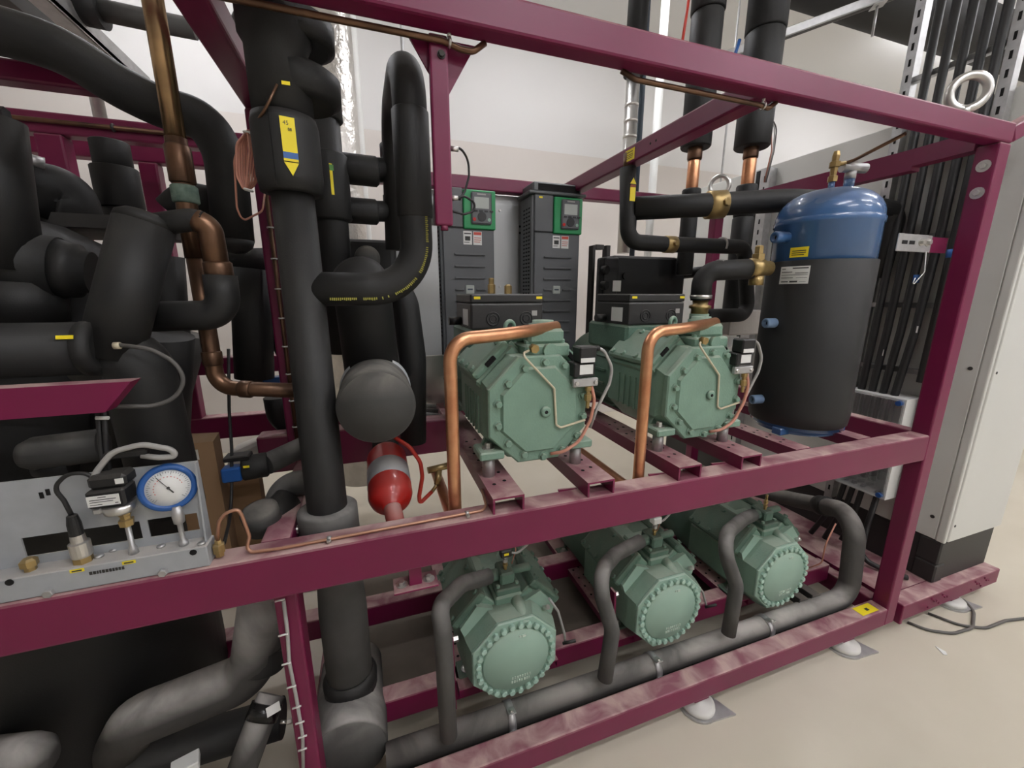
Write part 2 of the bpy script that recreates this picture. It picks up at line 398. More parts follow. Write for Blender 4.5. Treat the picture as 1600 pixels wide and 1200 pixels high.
# feet
def foot(x, y, parent, zb):
    box('foot_lug', (x-0.032,y-0.02,zb-0.030), (x+0.034,y+0.03,zb), 'burg', parent, 0.003)
    f = MB().lathe([(0.058,0.008),(0.060,0.012),(0.058,0.024),(0.046,0.028),(0.020,0.030),(0.014,0.05)], (x,y,0), (0,0,1), 32).build('levelling_foot', 'feetw', parent)
    mb = MB(); pts = [(math.cos(a)*0.068+x, math.sin(a)*0.068+y) for a in [PI*0.10+i*(PI*1.45)/24 for i in range(25)]]
    pts.append((x+0.105, y-0.075)); mb.prism(pts, 0.0, 0.008, 'z'); mb.build('foot_pad', 'galv', f)
    return f
for x in (1.02, 1.80): foot(x, 0.035, rack, ZB0)
for x in (1.02, 1.80): foot(x, 1.2, rack, ZB0)
foot(-0.4, 0.035, rack, ZB0); foot(-0.4, 1.2, rack, ZB0)
# stickers
a = [PZ(x, y, ZB1) for x, y in ((1333,957),(1357,944),(1372,950),(1347,964))]
c = sum(a, V())/4
sticker('yellow_sticker', (1.90,0.032,ZB1+0.0006), (0,0,1), 0.10, 0.042, 'yellow', rack, [(.45,.62,.3,.6)], up=(0,1,0))
c = P(941,263,0.56); sticker('yellow_sticker', (0.9715,c.y+0.03,1.988), (-1,0,0), 0.058, 0.040, 'yellow', rack, [(.2,.8,.72,.78),(.15,.85,.5,.55),(.15,.85,.35,.4),(.15,.8,.2,.25)])
for yy in (0.44, 0.47): MB().cyl((0.9722,yy,1.99),(0.9715,yy,1.99),0.004,10).build('hole','hole',rack)
# ================================================================ neighbouring skid, cabinet, cable routes
skid = thing('neighbour_skid', 'dusty burgundy skid beam under the grey control cabinet', 'steel frame', (2.5, 0.5, 0))
box('front_beam', (2.107,0,0.060), (2.862,0.07,0.138), 'burg', skid, 0.005, 2)
box('deck_plate', (2.107,0.07,0.120), (2.862,1.22,0.138), 'burg', skid)
fl = box('flange_plate', (2.090,-0.006,0.052), (2.106,0.075,0.150), 'burg', skid, 0.003)
for z in (0.08, 0.12): MB().hexbolt((2.090,0.03,z),(-1,0,0),0.009,0.016).build('bolt','dark_steel',skid)
random.seed(3)
for cx in (2.36, 2.70):
    for k in range(8):
        MB().hexbolt((cx-0.07+0.02*k, 0, 0.083+0.032*((k*3) % 4)/3+0.006*(k % 2)),(0,-1,0),0.005,0.005).build('bolt','burg_clean',skid)
foot(2.56, 0.035, skid, 0.060); foot(2.56, 1.15, skid, 0.060)
cab = thing('control_cabinet', 'light grey control cabinet on a black plinth at the right end', 'cabinet', (2.7,0.6,0.138))
box('plinth', (2.405,0.052,0.138), (2.845,1.9,0.352), 'plinth', cab, 0.004)
for x0, x1 in ((2.400,2.470),):
    for z0, z1 in ((0.139,0.232),(0.236,0.352)): box('plinth_corner', (x0,0.045,z0), (x1,0.13,z1), 'plinth', cab, 0.006)
box('body', (2.404,0.058,0.352), (2.85,1.9,2.25), 'cab', cab, 0.006, 2)
box('door', (2.418,0.036,0.358), (2.852,0.056,2.244), 'cab', cab, 0.005, 2)
box('side_panel', (2.398,0.075,0.356), (2.404,1.22,2.245), 'cab', cab, 0.002)
box('corner_profile', (2.397,0.040,0.352), (2.4165,0.0735,2.25), 'cab', cab, 0.006, 2)
for zz in (0.46, 1.16, 2.10): MB().cyl((2.399,0.10,zz),(2.3955,0.10,zz),0.008,12).build('screw','dark_steel',cab)
for zz in (0.44, 1.15): MB().cyl((2.437,0.037,zz),(2.437,0.0345,zz),0.006,12).build('screw','dark_steel',cab)
# diagonal brace off the top corner to the neighbouring frame
nb = MB(); mt = Matrix.Translation(V((2.06,0.03,1.985))) @ Matrix.Rotation(math.radians(-24),4,'Y'); nb.box((0,-0.028,-0.02),(0.26,0.028,0.03),0.004,mt); nb.build('corner_brace','burg',rack)
# lifting eyes
def eye(name, c, ax, R, r, parent, base):
    e = MB().ring(c, ax, R, r, 36, 10).build(name, 'steel', parent)
    MB().cyl((base[0],base[1],base[2]), (c[0],c[1],c[2]-R+r*0.5), r*1.1, 14).build('shank','steel',e); return e
eye('lifting_eye', (2.02,1.20,2.105), (-0.7,-0.71,0), 0.052, 0.013, rack, (2.02,1.20,2.02))
ex = P(1507,172,0.026).x
eye('lifting_eye', (ex,0.026,2.085), (-0.6,-0.8,0), 0.047, 0.013, rack, (ex,0.026,2.02))
# cable ladder on the cabinet side
lad = thing('cable_ladder', 'galvanised cable ladder rising up the cabinet side behind the right post', 'cable ladder', (2.36,0.35,0.36))
def slotrail(y, parent, z0, z1, x0=2.335, x1=2.392, wd=0.022, nm='side_rail'):
    o = box(nm, (x0,y-wd/2,z0), (x1,y+wd/2,z1), 'galv', parent, 0.003)
    lip = box('rail_lip', (x0-0.004,y-wd/2-0.008,z0), (x0,y+wd/2+0.008,z1), 'galv', o)
    hb = MB(); z = z0+0.05
    while z < z1-0.05:
        hb.box((x0-0.0052,y-0.0045,z),(x0-0.004,y+0.0045,z+0.028)); z += 0.062
    hb.build('slot_row','hole',o,kind='stuff'); return o
slotrail(0.505, lad, 0.36, 3.6); slotrail(0.178, lad, 0.36, 3.6)
for z in (0.62, 1.12, 1.42, 1.72, 2.06, 2.40, 2.74): box('rung', (2.345,0.189,z-0.012), (2.375,0.494,z+0.012), 'galv', lad, 0.002)
lad2 = thing('mounting_strut', 'slotted galvanised strut on the cabinet side behind the blue tank', 'strut', (2.37,1.18,0.36))
slotrail(1.16, lad2, 0.36, 2.22, 2.33, 2.392, 0.05)
box('cable_strip', (2.345,1.215,0.36), (2.392,1.24,2.22), 'rubber', lad2)
cy = [0.430,0.375,0.320,0.265,0.215]
box_top = 1.0
for i, y in enumerate(cy):
    up = 3.55
    dx = 2.327; lab = ['first','second','third','fourth','fifth','sixth','seventh'][i]
    yb = 0.44-0.045*i
    c = tube('power_cable', [(dx,y,up),(dx,y,1.75),(dx-0.004,y+(yb-y)*0.3,1.3),(dx-0.006,yb,0.93),(dx-0.006,yb,0.56)] if i < 4 else [(dx,y,up),(dx,y,1.75),(dx,y+0.004,1.08)], 0.0155, 'cable', None, 0.1, 10)
    tag(c, f'thick black cable on the ladder behind the right post, {lab} counting from the tank side', 'cable', 'black cables on the ladder')
    if i in (2, 4):
        MB().cyl((dx,y,1.52 if i == 2 else 1.62),(dx,y,1.555 if i == 2 else 1.655),0.0165,10).build('blue_tape','blue_v',c)
    if i in (0, 1, 3):
        z = (1.30,1.18,1.10)[i % 3]; MB().box((dx-0.0162,y-0.003,z),(dx-0.015,y+0.003,z+0.03)).build('white_mark','white',c)
# junction box with clear cover
jb = thing('junction_box', 'white wall box with clear cover and blue corner screws', 'junction box', (2.36,0.36,0.5))
fr = MB()
JY0, JY1, JZ0, JZ1 = 0.225, 0.475, 0.50, 1.0
fr.box((2.375,JY0,JZ0),(2.396,JY1,JZ1)); 
for lo, hi in (((2.27,JY0,JZ0),(2.375,JY0+0.012,JZ1)),((2.27,JY1-0.012,JZ0),(2.375,JY1,JZ1)),((2.27,JY0+0.012,JZ1-0.012),(2.375,JY1-0.012,JZ1)),((2.27,JY0+0.012,JZ0),(2.375,JY1-0.012,JZ0+0.012))): fr.box(lo,hi)
fr.build('base','white',jb)
box('cover', (2.255,JY0+0.004,JZ0+0.004), (2.268,JY1-0.004,JZ1-0.004), 'glass', jb, 0.003)
for y in (JY0+0.02, JY1-0.02):
    for z in (JZ0+0.02, JZ1-0.02): MB().cyl((2.25,y,z),(2.27,y,z),0.012,12).build('corner_screw','blue_v',jb)
tails = [((2.30,0.27,0.52),(2.29,0.27,0.36),(2.22,0.20,0.10),(2.24,0.14,0.155)), ((2.31,0.34,0.52),(2.30,0.35,0.36),(2.26,0.36,0.20)), ((2.31,0.38,0.52),(2.30,0.39,0.40),(2.26,0.44,0.16)), ((2.31,0.42,0.52),(2.30,0.43,0.40),(2.24,0.50,0.16))]
tails[0] = ((2.30,0.27,0.52),(2.29,0.28,0.34),(2.24,0.26,0.17),(2.28,0.14,0.152),(2.32,0.10,0.153))
for i, t in enumerate(tails):
    c = tube('outlet_cable', t, 0.0125, 'cable', None, 0.06, 10)
    tag(c, ['black cable looping out of the clear box nearest the post','black cable hanging from the middle of the clear box','black cable below the clear box beside the middle one','black cable leaving the clear box on the tank side'][i], 'cable', 'cables under the clear box')
fp = [PZ(x,y,0.007) for x,y in ((1418,972),(1450,985),(1490,990),(1520,981),(1522,955),(1505,937))]
tag(tube('floor_cable', [PZ(1450,958,0.007)]+[PZ(x,y,0.007) for x,y in ((1500,977),(1540,982),(1570,970),(1620,964),(1760,940))], 0.006, 'dgrey_cable', None, 0.1, 8), 'thin grey cable running to the right across the beige floor', 'cable')
tag(tube('floor_cable', fp, 0.006, 'dgrey_cable', None, 0.1, 8), 'thin grey cable looped on the floor by the skid foot', 'cable')
mb = MB(); a = PZ(1461,1010,0.0); b = PZ(1480,1024,0.0); d = (b-a).normalized(); n = V((-d.y,d.x,0))
mb.prism([tuple((a).xy), tuple((a+d*0.03+n*0.012).xy), tuple(b.xy), tuple((a+d*0.04-n*0.014).xy)], 0.0005, 0.003, 'z'); tag(mb.build('paper_scrap','white'), 'small white scrap lying on the floor before the skid', 'scrap')
# ================================================================ blue tank
TC = V((1.60,0.25,0)); R = 0.168
tank = thing('oil_separator_tank', 'blue steel tank wrapped in a black jacket, standing by the right post', 'tank', (TC.x,TC.y,0.95))
fc = V((-0.826,-0.563,0)); lf = V((-0.563,0.826,0))
fs = TC + fc*R
def tz(y, x=1295): d = ray(x, y); t = (fs.xy-CAM.xy).length/d.xy.length; return CAM.z + d.z*t
zb = tz(404); zs = tz(338, 1300); ztop = tz(293)
zt2 = ztop + 0.034
prof = [(R-0.010,0.965),(R-0.006,zs-0.012),(R-0.003,zs-0.010),(R-0.002,zs+0.006),(R-0.006,zs+0.010)]
H_ = zt2-zs-0.01
for k in range(0,10):
    a = k/9*PI/2; prof.append(((R-0.006)*math.cos(a)**0.75, zs+0.012+(H_-0.012)*math.sin(a)))
MB().lathe(prof, (TC.x,TC.y,0), (0,0,1), 56).build('shell','blue',tank)
zj = 0.965
MB().lathe([(R-0.02,zj),(R-0.002,zj+0.02),(R+0.002,zj+0.06),(R,zj+0.12),(R+0.001,zb-0.002),(R-0.001,zb),(R-0.008,zb)], (TC.x,TC.y,0), (0,0,1), 56).build('insulation_jacket','ins',tank)
MB().cyl((TC.x,TC.y,0.945),(TC.x,TC.y,0.967),R-0.03,32).build('base_ring','blue',tank)
for a in (200, 320, 80):
    d = V((math.cos(math.radians(a)), math.sin(math.radians(a)),0)); p = TC+d*(R-0.03)
    MB().box((p.x-0.03,p.y-0.02,0.941),(p.x+0.03,p.y+0.02,0.968),0.003).build('leg','blue',tank)
def tpt(ang, z, off=0.0):
    a = math.radians(ang); n = fc*math.cos(a) + lf*math.sin(a); p = TC + n*(R+off); return V((p.x,p.y,z)), n
def stub(ang, z, L=0.05, r=0.018, m='blue_cap'):
    p, n = tpt(ang, z, -0.01); o = MB().lathe([(r,0),(r,L),(r*0.9,L+0.003),(r*0.55,L+0.003),(r*0.5,L-0.015)], p, n, 20).build('nozzle', m, tank)
    MB().cyl(p+n*(L-0.012), p+n*(L-0.010), r*0.5, 12).build('bore','hole',o)
stub(42, tz(368,1240), 0.055, 0.020, 'blue'); stub(40, tz(506,1220), 0.05); stub(44, tz(630,1205), 0.05)
def tsticker(ang, z, w_, h_, m, lines):
    p, n = tpt(ang, z, 0.0025); return sticker('label', p, n, w_, h_, m, tank, lines)
def curved(nm, a0, a1, z0, z1, r0, m, parent):
    k = 8; th = 0.0009; vs2 = []; ring_in = []
    mb = MB(); cs = []
    for i in range(k+1):
        a = math.radians(a0+(a1-a0)*i/k); n = fc*math.cos(a)+lf*math.sin(a); pi_ = TC+n*r0; po = TC+n*(r0+th)
        cs.append([V((pi_.x,pi_.y,z0)),V((po.x,po.y,z0)),V((po.x,po.y,z1)),V((pi_.x,pi_.y,z1))])
    mb.rings(cs, True, True, False); return mb.build(nm, m, parent)
def clabel(a0, a1, z0, z1, m, r0, lines):
    o = curved('label', a0, a1, z0, z1, r0, m, tank)
    for x0, x1, y0, y1 in lines: curved('print', a0+(a1-a0)*x0, a0+(a1-a0)*x1, z0+(z1-z0)*y0, z0+(z1-z0)*y1, r0+0.0006, 'ink', o)
clabel(41, 8, 1.506, 1.567, 'white', R+0.001, [(.06,.2,.84,.88),(.45,.95,.86,.92),(.06,.45,.66,.7),(.55,.95,.6,.63),(.06,.95,.5,.52),(.06,.5,.34,.37),(.6,.95,.34,.36),(.08,.34,.1,.16),(.4,.66,.08,.18),(.72,.92,.12,.14)])
clabel(34, 13, 1.598, 1.632, 'yellow', R-0.006, [(.12,.88,.6,.68),(.12,.88,.4,.48),(.12,.8,.2,.28)])
tt = P(1303,300,0.23); tx, ty = TC.x-0.035, TC.y-0.02
zt = zt2-0.012
v1 = MB().cyl((tx,ty,zt-0.02),(tx,ty,zt+0.02),0.010,16).build('nipple','blue',tank)
vb = MB().lathe([(0.015,0),(0.015,0.018),(0.010,0.02),(0.012,0.045),(0.017,0.047),(0.017,0.064),(0.011,0.066),(0.012,0.085),(0.009,0.098)], (tx,ty,zt+0.02), (0,0,1), 6, False).build('brass_valve','brass',tank)
MB().cyl((tx,ty,zt+0.075),(tx+0.03,ty-0.015,zt+0.08),0.007,12).build('side_port','brass',vb)
sx, sy = TC.x+0.03, TC.y-0.035
MB().cyl((sx,sy,zt-0.03),(sx,sy,zt+0.03),0.016,18).build('nipple','blue',tank)
rv = MB().cyl((sx,sy,zt+0.03),(sx,sy,zt+0.055),0.017,18).build('relief_fitting','galv',tank)
MB().cyl((sx-0.035,sy+0.01,zt+0.068),(sx+0.05,sy-0.015,zt+0.066),0.016,16).build('cross_body','galv',rv)
MB().hexbolt((sx+0.01,sy,zt+0.08),(0,0,1),0.010,0.016).build('bolt','steel',rv)
tag(tube('capillary_tube', [(tx+0.03,ty-0.015,zt+0.08),(tx+0.045,ty-0.03,zt+0.085),(1.60,0.055,1.955)], 0.0055, 'copper_old', None, 0.02, 10), 'thin copper tube running from the blue tank up to the top beam', 'copper tube')
# holding bracket between tank and post
hb_ = thing('tank_bracket', 'slotted steel bracket bolted to a burgundy arm beside the blue tank', 'bracket', (1.85,0.1,1.55))
zc = P(1420,378,0.075).z
box('bracket_plate', (1.70,0.072,zc-0.032), (1.885,0.077,zc+0.026), 'galv', hb_, 0.002)
box('arm', (1.80,0.078,zc-0.03), (1.988,0.086,zc+0.022), 'burg_clean', hb_)
for x in (1.735,1.775): MB().box((x-0.014,0.0708,zc-0.008),(x+0.014,0.072,zc+0.004)).build('slot','hole',hb_)
for x in (1.825,1.86): MB().hexbolt((x,0.072,zc+0.002),(0,-1,0),0.010,0.009,0.014).build('bolt','steel',hb_)
tag(tube('cable_tie_tail', [(1.84,0.06,zc-0.03),(1.845,0.055,zc-0.10),(1.80,0.06,zc-0.15),(1.81,0.06,zc-0.12)], 0.0016, 'white', None, 0.01, 6), 'white cable tie tail hanging from the tank bracket', 'cable tie')
# ================================================================ upper compressors
def octo(hw, hz, cut, cx=0.0, cz=0.0):
    return [(cx-hw,cz-hz+cut),(cx-hw+cut,cz-hz),(cx+hw-cut,cz-hz),(cx+hw,cz-hz+cut),(cx+hw,cz+hz-cut),(cx+hw-cut,cz+hz),(cx-hw+cut,cz+hz),(cx-hw,cz+hz-cut)]
def make_upper(label):
    OX, OZ = 0.406, 1.167      # plate centre of the first one
    c = thing('upper_compressor', label, 'compressor', (OX,0.3,0.982), 'octagonal plate compressors on the upper deck')
    q = lambda x, y, z: (OX+x, y, OZ+z)
    oc = lambda hw, hz, cut: octo(hw, hz, cut, OX, OZ)
    # crankcase
    mb = MB(); mb.frustum(oc(0.137,0.140,0.078), oc(0.145,0.146,0.07), 0.128, 0.155); mb.prism(oc(0.145,0.146,0.07), 0.155, 0.42, 'y'); mb.build('crankcase','green',c)
    cov = MB(); cov.prism(oc(0.142,0.146,0.082), 0.104, 0.128, 'y', 0.004); cov = cov.build('front_cover','green',c)
    mb = MB(); mb.frustum(oc(0.104,0.112,0.064), oc(0.110,0.118,0.067), 0.095, 0.104); mb.build('raised_panel','green',cov)
    for px, py in ((852,566),(882,571),(820,576),(794,600),(779,632),(779,666),(794,693),(819,710),(849,713),(878,702),(901,680),(911,650),(911,618),(902,592)):
        p = P(px,py,0.10); MB().hexbolt((p.x,0.104,p.z),(0,-1,0),0.0095,0.010,0.013).build('bolt','green',cov)
    p = P(852,643,0.095); b = MB().lathe([(0.015,0),(0.015,0.006),(0.010,0.009),(0.006,0.009)], (p.x,0.0955,p.z),(0,-1,0),18).build('oil_plug','green',cov)
    MB().cyl((p.x,0.087,p.z),(p.x,0.0862,p.z),0.0055,6).build('socket','hole',b)
    # feet
    for fx in (-0.133, 0.133):
        for fy in (0.137, 0.62):
            f = MB(); s = 1 if fx > 0 else -1
            f.box(q(fx-0.034,fy-0.036,-0.128),q(fx+0.034,fy+0.044,-0.105),0.004)
            f.prism([(OX+fx-s*0.03,OZ-0.105),(OX+fx+s*0.012,OZ-0.105),(OX+fx-s*0.03,OZ-0.02)], fy+0.028, fy+0.042, 'y')
            f = f.build('foot','green',c)
            MB().cyl(q(fx-0.002,fy,-0.185),q(fx-0.002,fy,-0.128),0.017,18).build('spacer','galv',f)
            MB().hexbolt(q(fx-0.002,fy,-0.105),(0,0,1),0.010,0.013,0.018).build('bolt','steel',f)
    # V heads
    for s in (-1, 1):
        ang = math.radians(44)*s
        mt = Matrix.Translation(V(q(s*0.088,0.27,0.100))) @ Matrix.Rotation(ang,4,'Y')
        bk = MB(); bk.box((-0.072,-0.105,-0.05),(0.072,0.125,0.030),0.006,mt); bk = bk.build('cylinder_bank','green',c)
        hd = MB(); hd.box((-0.066,-0.112,0.030),(0.066,0.130,0.058),0.012,mt,2); hd = hd.build('cylinder_head','green',c)
        for bx in (-0.05, 0.05):
            for by in (-0.09,-0.03,0.04,0.10): MB().hexbolt(mt @ V((bx,by,0.056)), mt.to_3x3() @ V((0,0,1)), 0.010, 0.009).build('bolt','green',hd)
        nv = MB()
        for k in range(5): nv.box((-s*0.075-0.006,-0.085+0.042*k,-0.03),(-s*0.075+0.006,-0.075+0.042*k,0.03),0.002,mt)
        nv.build('head_rib','green',bk)
        MB().box((-0.02,-0.1135,0.036),(0.014,-0.111,0.050),0.002,mt).build('cast_recess','hole',hd)
    # ribs along the body side
    for k in range(6):
        for s in (-1, 1): MB().box(q(s*0.146-0.003,0.19+0.032*k,-0.08),q(s*0.146+0.003,0.198+0.032*k,0.03),0.001).build('side_rib','green',c)
    # motor housing
    mo = MB(); mo.lathe([(0.135,0.42),(0.147,0.43),(0.147,0.76),(0.135,0.78),(0.09,0.80)], q(0,0,-0.005), (0,1,0), 40); mo = mo.build('motor_housing','green_d',c)
    fn = MB()
    for k in range(12):
        a = math.radians(150+20*k); d = V((math.cos(a),0,math.sin(a))); p0 = V(q(0,0.45,-0.005))+d*0.150
        mt = Matrix.Translation(p0) @ Matrix.Rotation(-a,4,'Y'); fn.box((-0.006,0,-0.004),(0.006,0.29,0.004),0,mt)
    fn.build('cooling_rib','green_d',mo)
    MB().box(q(-0.13,0.35,0.10),q(0.10,0.62,0.198),0.01).build('neck_block','green_d',c)
    # top manifold and valve
    vb = MB(); vb.box(q(-0.032,0.125,0.135),q(0.098,0.235,0.172),0.006); vb.box(q(-0.020,0.135,0.172),q(0.085,0.225,0.212),0.008); vb = vb.build('discharge_valve','green',c)
    MB().lathe([(0.040,0),(0.040,0.012),(0.030,0.014),(0.030,0.022)], q(0.045,0.195,0.210), (0,0,1), 24).build('valve_flange','green',vb)
    MB().cyl(q(-0.01,0.20,0.190),q(-0.045,0.205,0.190),0.018,16).build('valve_plug','green',vb)
    MB().cyl(q(0.035,0.126,0.155),q(0.035,0.112,0.155),0.020,18).build('valve_boss','green',vb)
    for x in (-0.018, 0.083): MB().hexbolt(q(x,0.15,0.172),(0,0,1),0.009,0.010).build('bolt','green',vb)
    e = MB().ring(q(-0.045,0.22,0.214),(0.3,-1,0),0.015,0.006,24,8).build('lifting_eye','green',c)
    MB().cyl(q(-0.045,0.22,0.150),q(-0.045,0.22,0.201),0.008,12).build('shank','green',e)
    bs = MB().cyl(q(-0.012,0.126,0.165),q(-0.012,0.108,0.163),0.012,6).build('brass_fitting','brass',c)
    # small suction valve behind
    # terminal box
    tb = MB(); tb.box(q(-0.125,0.35,0.196),q(0.112,0.568,0.276),0.006,None,2); tb = tb.build('terminal_box','tbox',c)
    MB().box(q(-0.1255,0.3495,0.277),q(0.1125,0.5685,0.304),0.005,None,2).build('lid','tbox',tb)
    for x in (-0.105, 0.098): plate('yellow_mark', q(x,0.3493,0.292), (0,-1,0), 0.020, 0.008, 'yellow', tb)
    for x in (-0.055, 0.055):
        k = MB().ring(q(x,0.350,0.228),(0,-1,0),0.020,0.0025,24,6).build('knockout','black',tb); MB().ring(q(x,0.350,0.228),(0,-1,0),0.011,0.002,20,6).build('knockout_ring','black',k)
    plate('rating_label', q(-0.1258,0.42,0.232), (-1,0,0), 0.07, 0.05, 'white', tb)
    plate('grey_mark', q(0.082,0.3495,0.244), (0,-1,0), 0.018, 0.016, 'grey_cable', tb)
    g = MB().cyl(q(-0.125,0.50,0.215),q(-0.165,0.50,0.215),0.014,12).build('cable_gland','black',tb)
    # oil line (cream) and copper line with switch
    z = 0.090
    ol = [(826,548,0.110),(815,553,0.085),(866,607,z),(869,664,z),(876,668,z),(914,656,z)]
    tube('oil_line', pathpx(ol), 0.0032, 'cream', c, 0.010, 8)
    tube('copper_oil_line', pathpx([(860,709,0.100),(880,706,0.085),(905,690,0.085),(923,655,0.085),(929,625,0.085),(923,598,0.088)]), 0.0048, 'pink', c, 0.06, 8)
    sw = MB(); a = P(903,541,0.085); b2 = P(936,541,0.085); zt_ = P(919,541,0.085).z; zm = P(919,566,0.085).z; z0 = P(919,590,0.085).z
    sw.box((a.x,0.072,zm),(b2.x-0.012,0.115,zt_),0.004); sw = sw.build('oil_pressure_switch','black',c)
    MB().box((a.x-0.012,0.078,z0+0.004),(b2.x-0.012,0.125,zm-0.0005),0.003).build('switch_base','black',sw)
    plate('label', ((a.x+b2.x)/2-0.008,0.0775,zm-0.018), (0,-1,0), 0.040, 0.026, 'white', sw)
    plate('label', ((a.x+b2.x)/2-0.008,0.0715,zm+0.008), (0,-1,0), 0.042, 0.012, 'white', sw)
    MB().box((a.x-0.012,0.080,z0-0.024),(b2.x+0.000,0.092,z0-0.001),0.002).build('mount_clamp','galv',sw)
    for x in (a.x-0.003, b2.x-0.009): MB().hexbolt((x,0.080,z0-0.013),(0,-1,0),0.006,0.005).build('bolt','steel',sw)
    fb = P(919,610,0.086); fe = P(920,650,0.086)
    MB().lathe([(0.009,0),(0.009,-0.012),(0.006,-0.014),(0.006,-0.022),(0.010,-0.024),(0.010,-0.040),(0.006,-0.042),(0.005,-0.062)], (fb.x,0.086,z0-0.024), (0,0,1), 8, False).build('brass_fitting','brass',sw)
    MB().cyl((b2.x-0.014,0.095,zt_-0.008),(b2.x+0.006,0.095,zt_-0.008),0.007,10).build('cable_entry','black',sw)
    tube('cable', [(b2.x+0.004,0.095,zt_-0.008)]+pathpx([(944,548,0.095),(957,575,0.10),(952,600,0.10),(932,640,0.10),(922,668,0.11)]), 0.0045, 'grey_cable', sw, 0.05, 8)
    return c
comp1 = make_upper('green octagonal-plate compressor on the upper deck, nearer the red filter')
comp2 = copy_tree(comp1); comp2.location.x += 0.561
comp2['label'] = 'green octagonal-plate compressor on the upper deck, beside the jacketed blue tank'
# ---- copper discharge pipes
for i, (x0, lab) in enumerate(((0.166,'bright copper pipe bending down in front of the compressor nearer the red filter'),(0.727,'bright copper pipe bending down in front of the compressor nearer the blue tank'))):
    zt_ = P(720,527,0.10).z
    o = tube('discharge_pipe', [(x0,0.45,0.872),(x0,0.085,0.872),(x0,0.085,zt_-0.004),(x0+0.14,0.112,zt_+0.002),(x0+0.315,0.165,zt_+0.012)], 0.0165, 'copper', None, [0,0.03,0.055,0.3,0], 18, 10)
    tag(o, lab, 'copper pipe', 'copper discharge pipes')
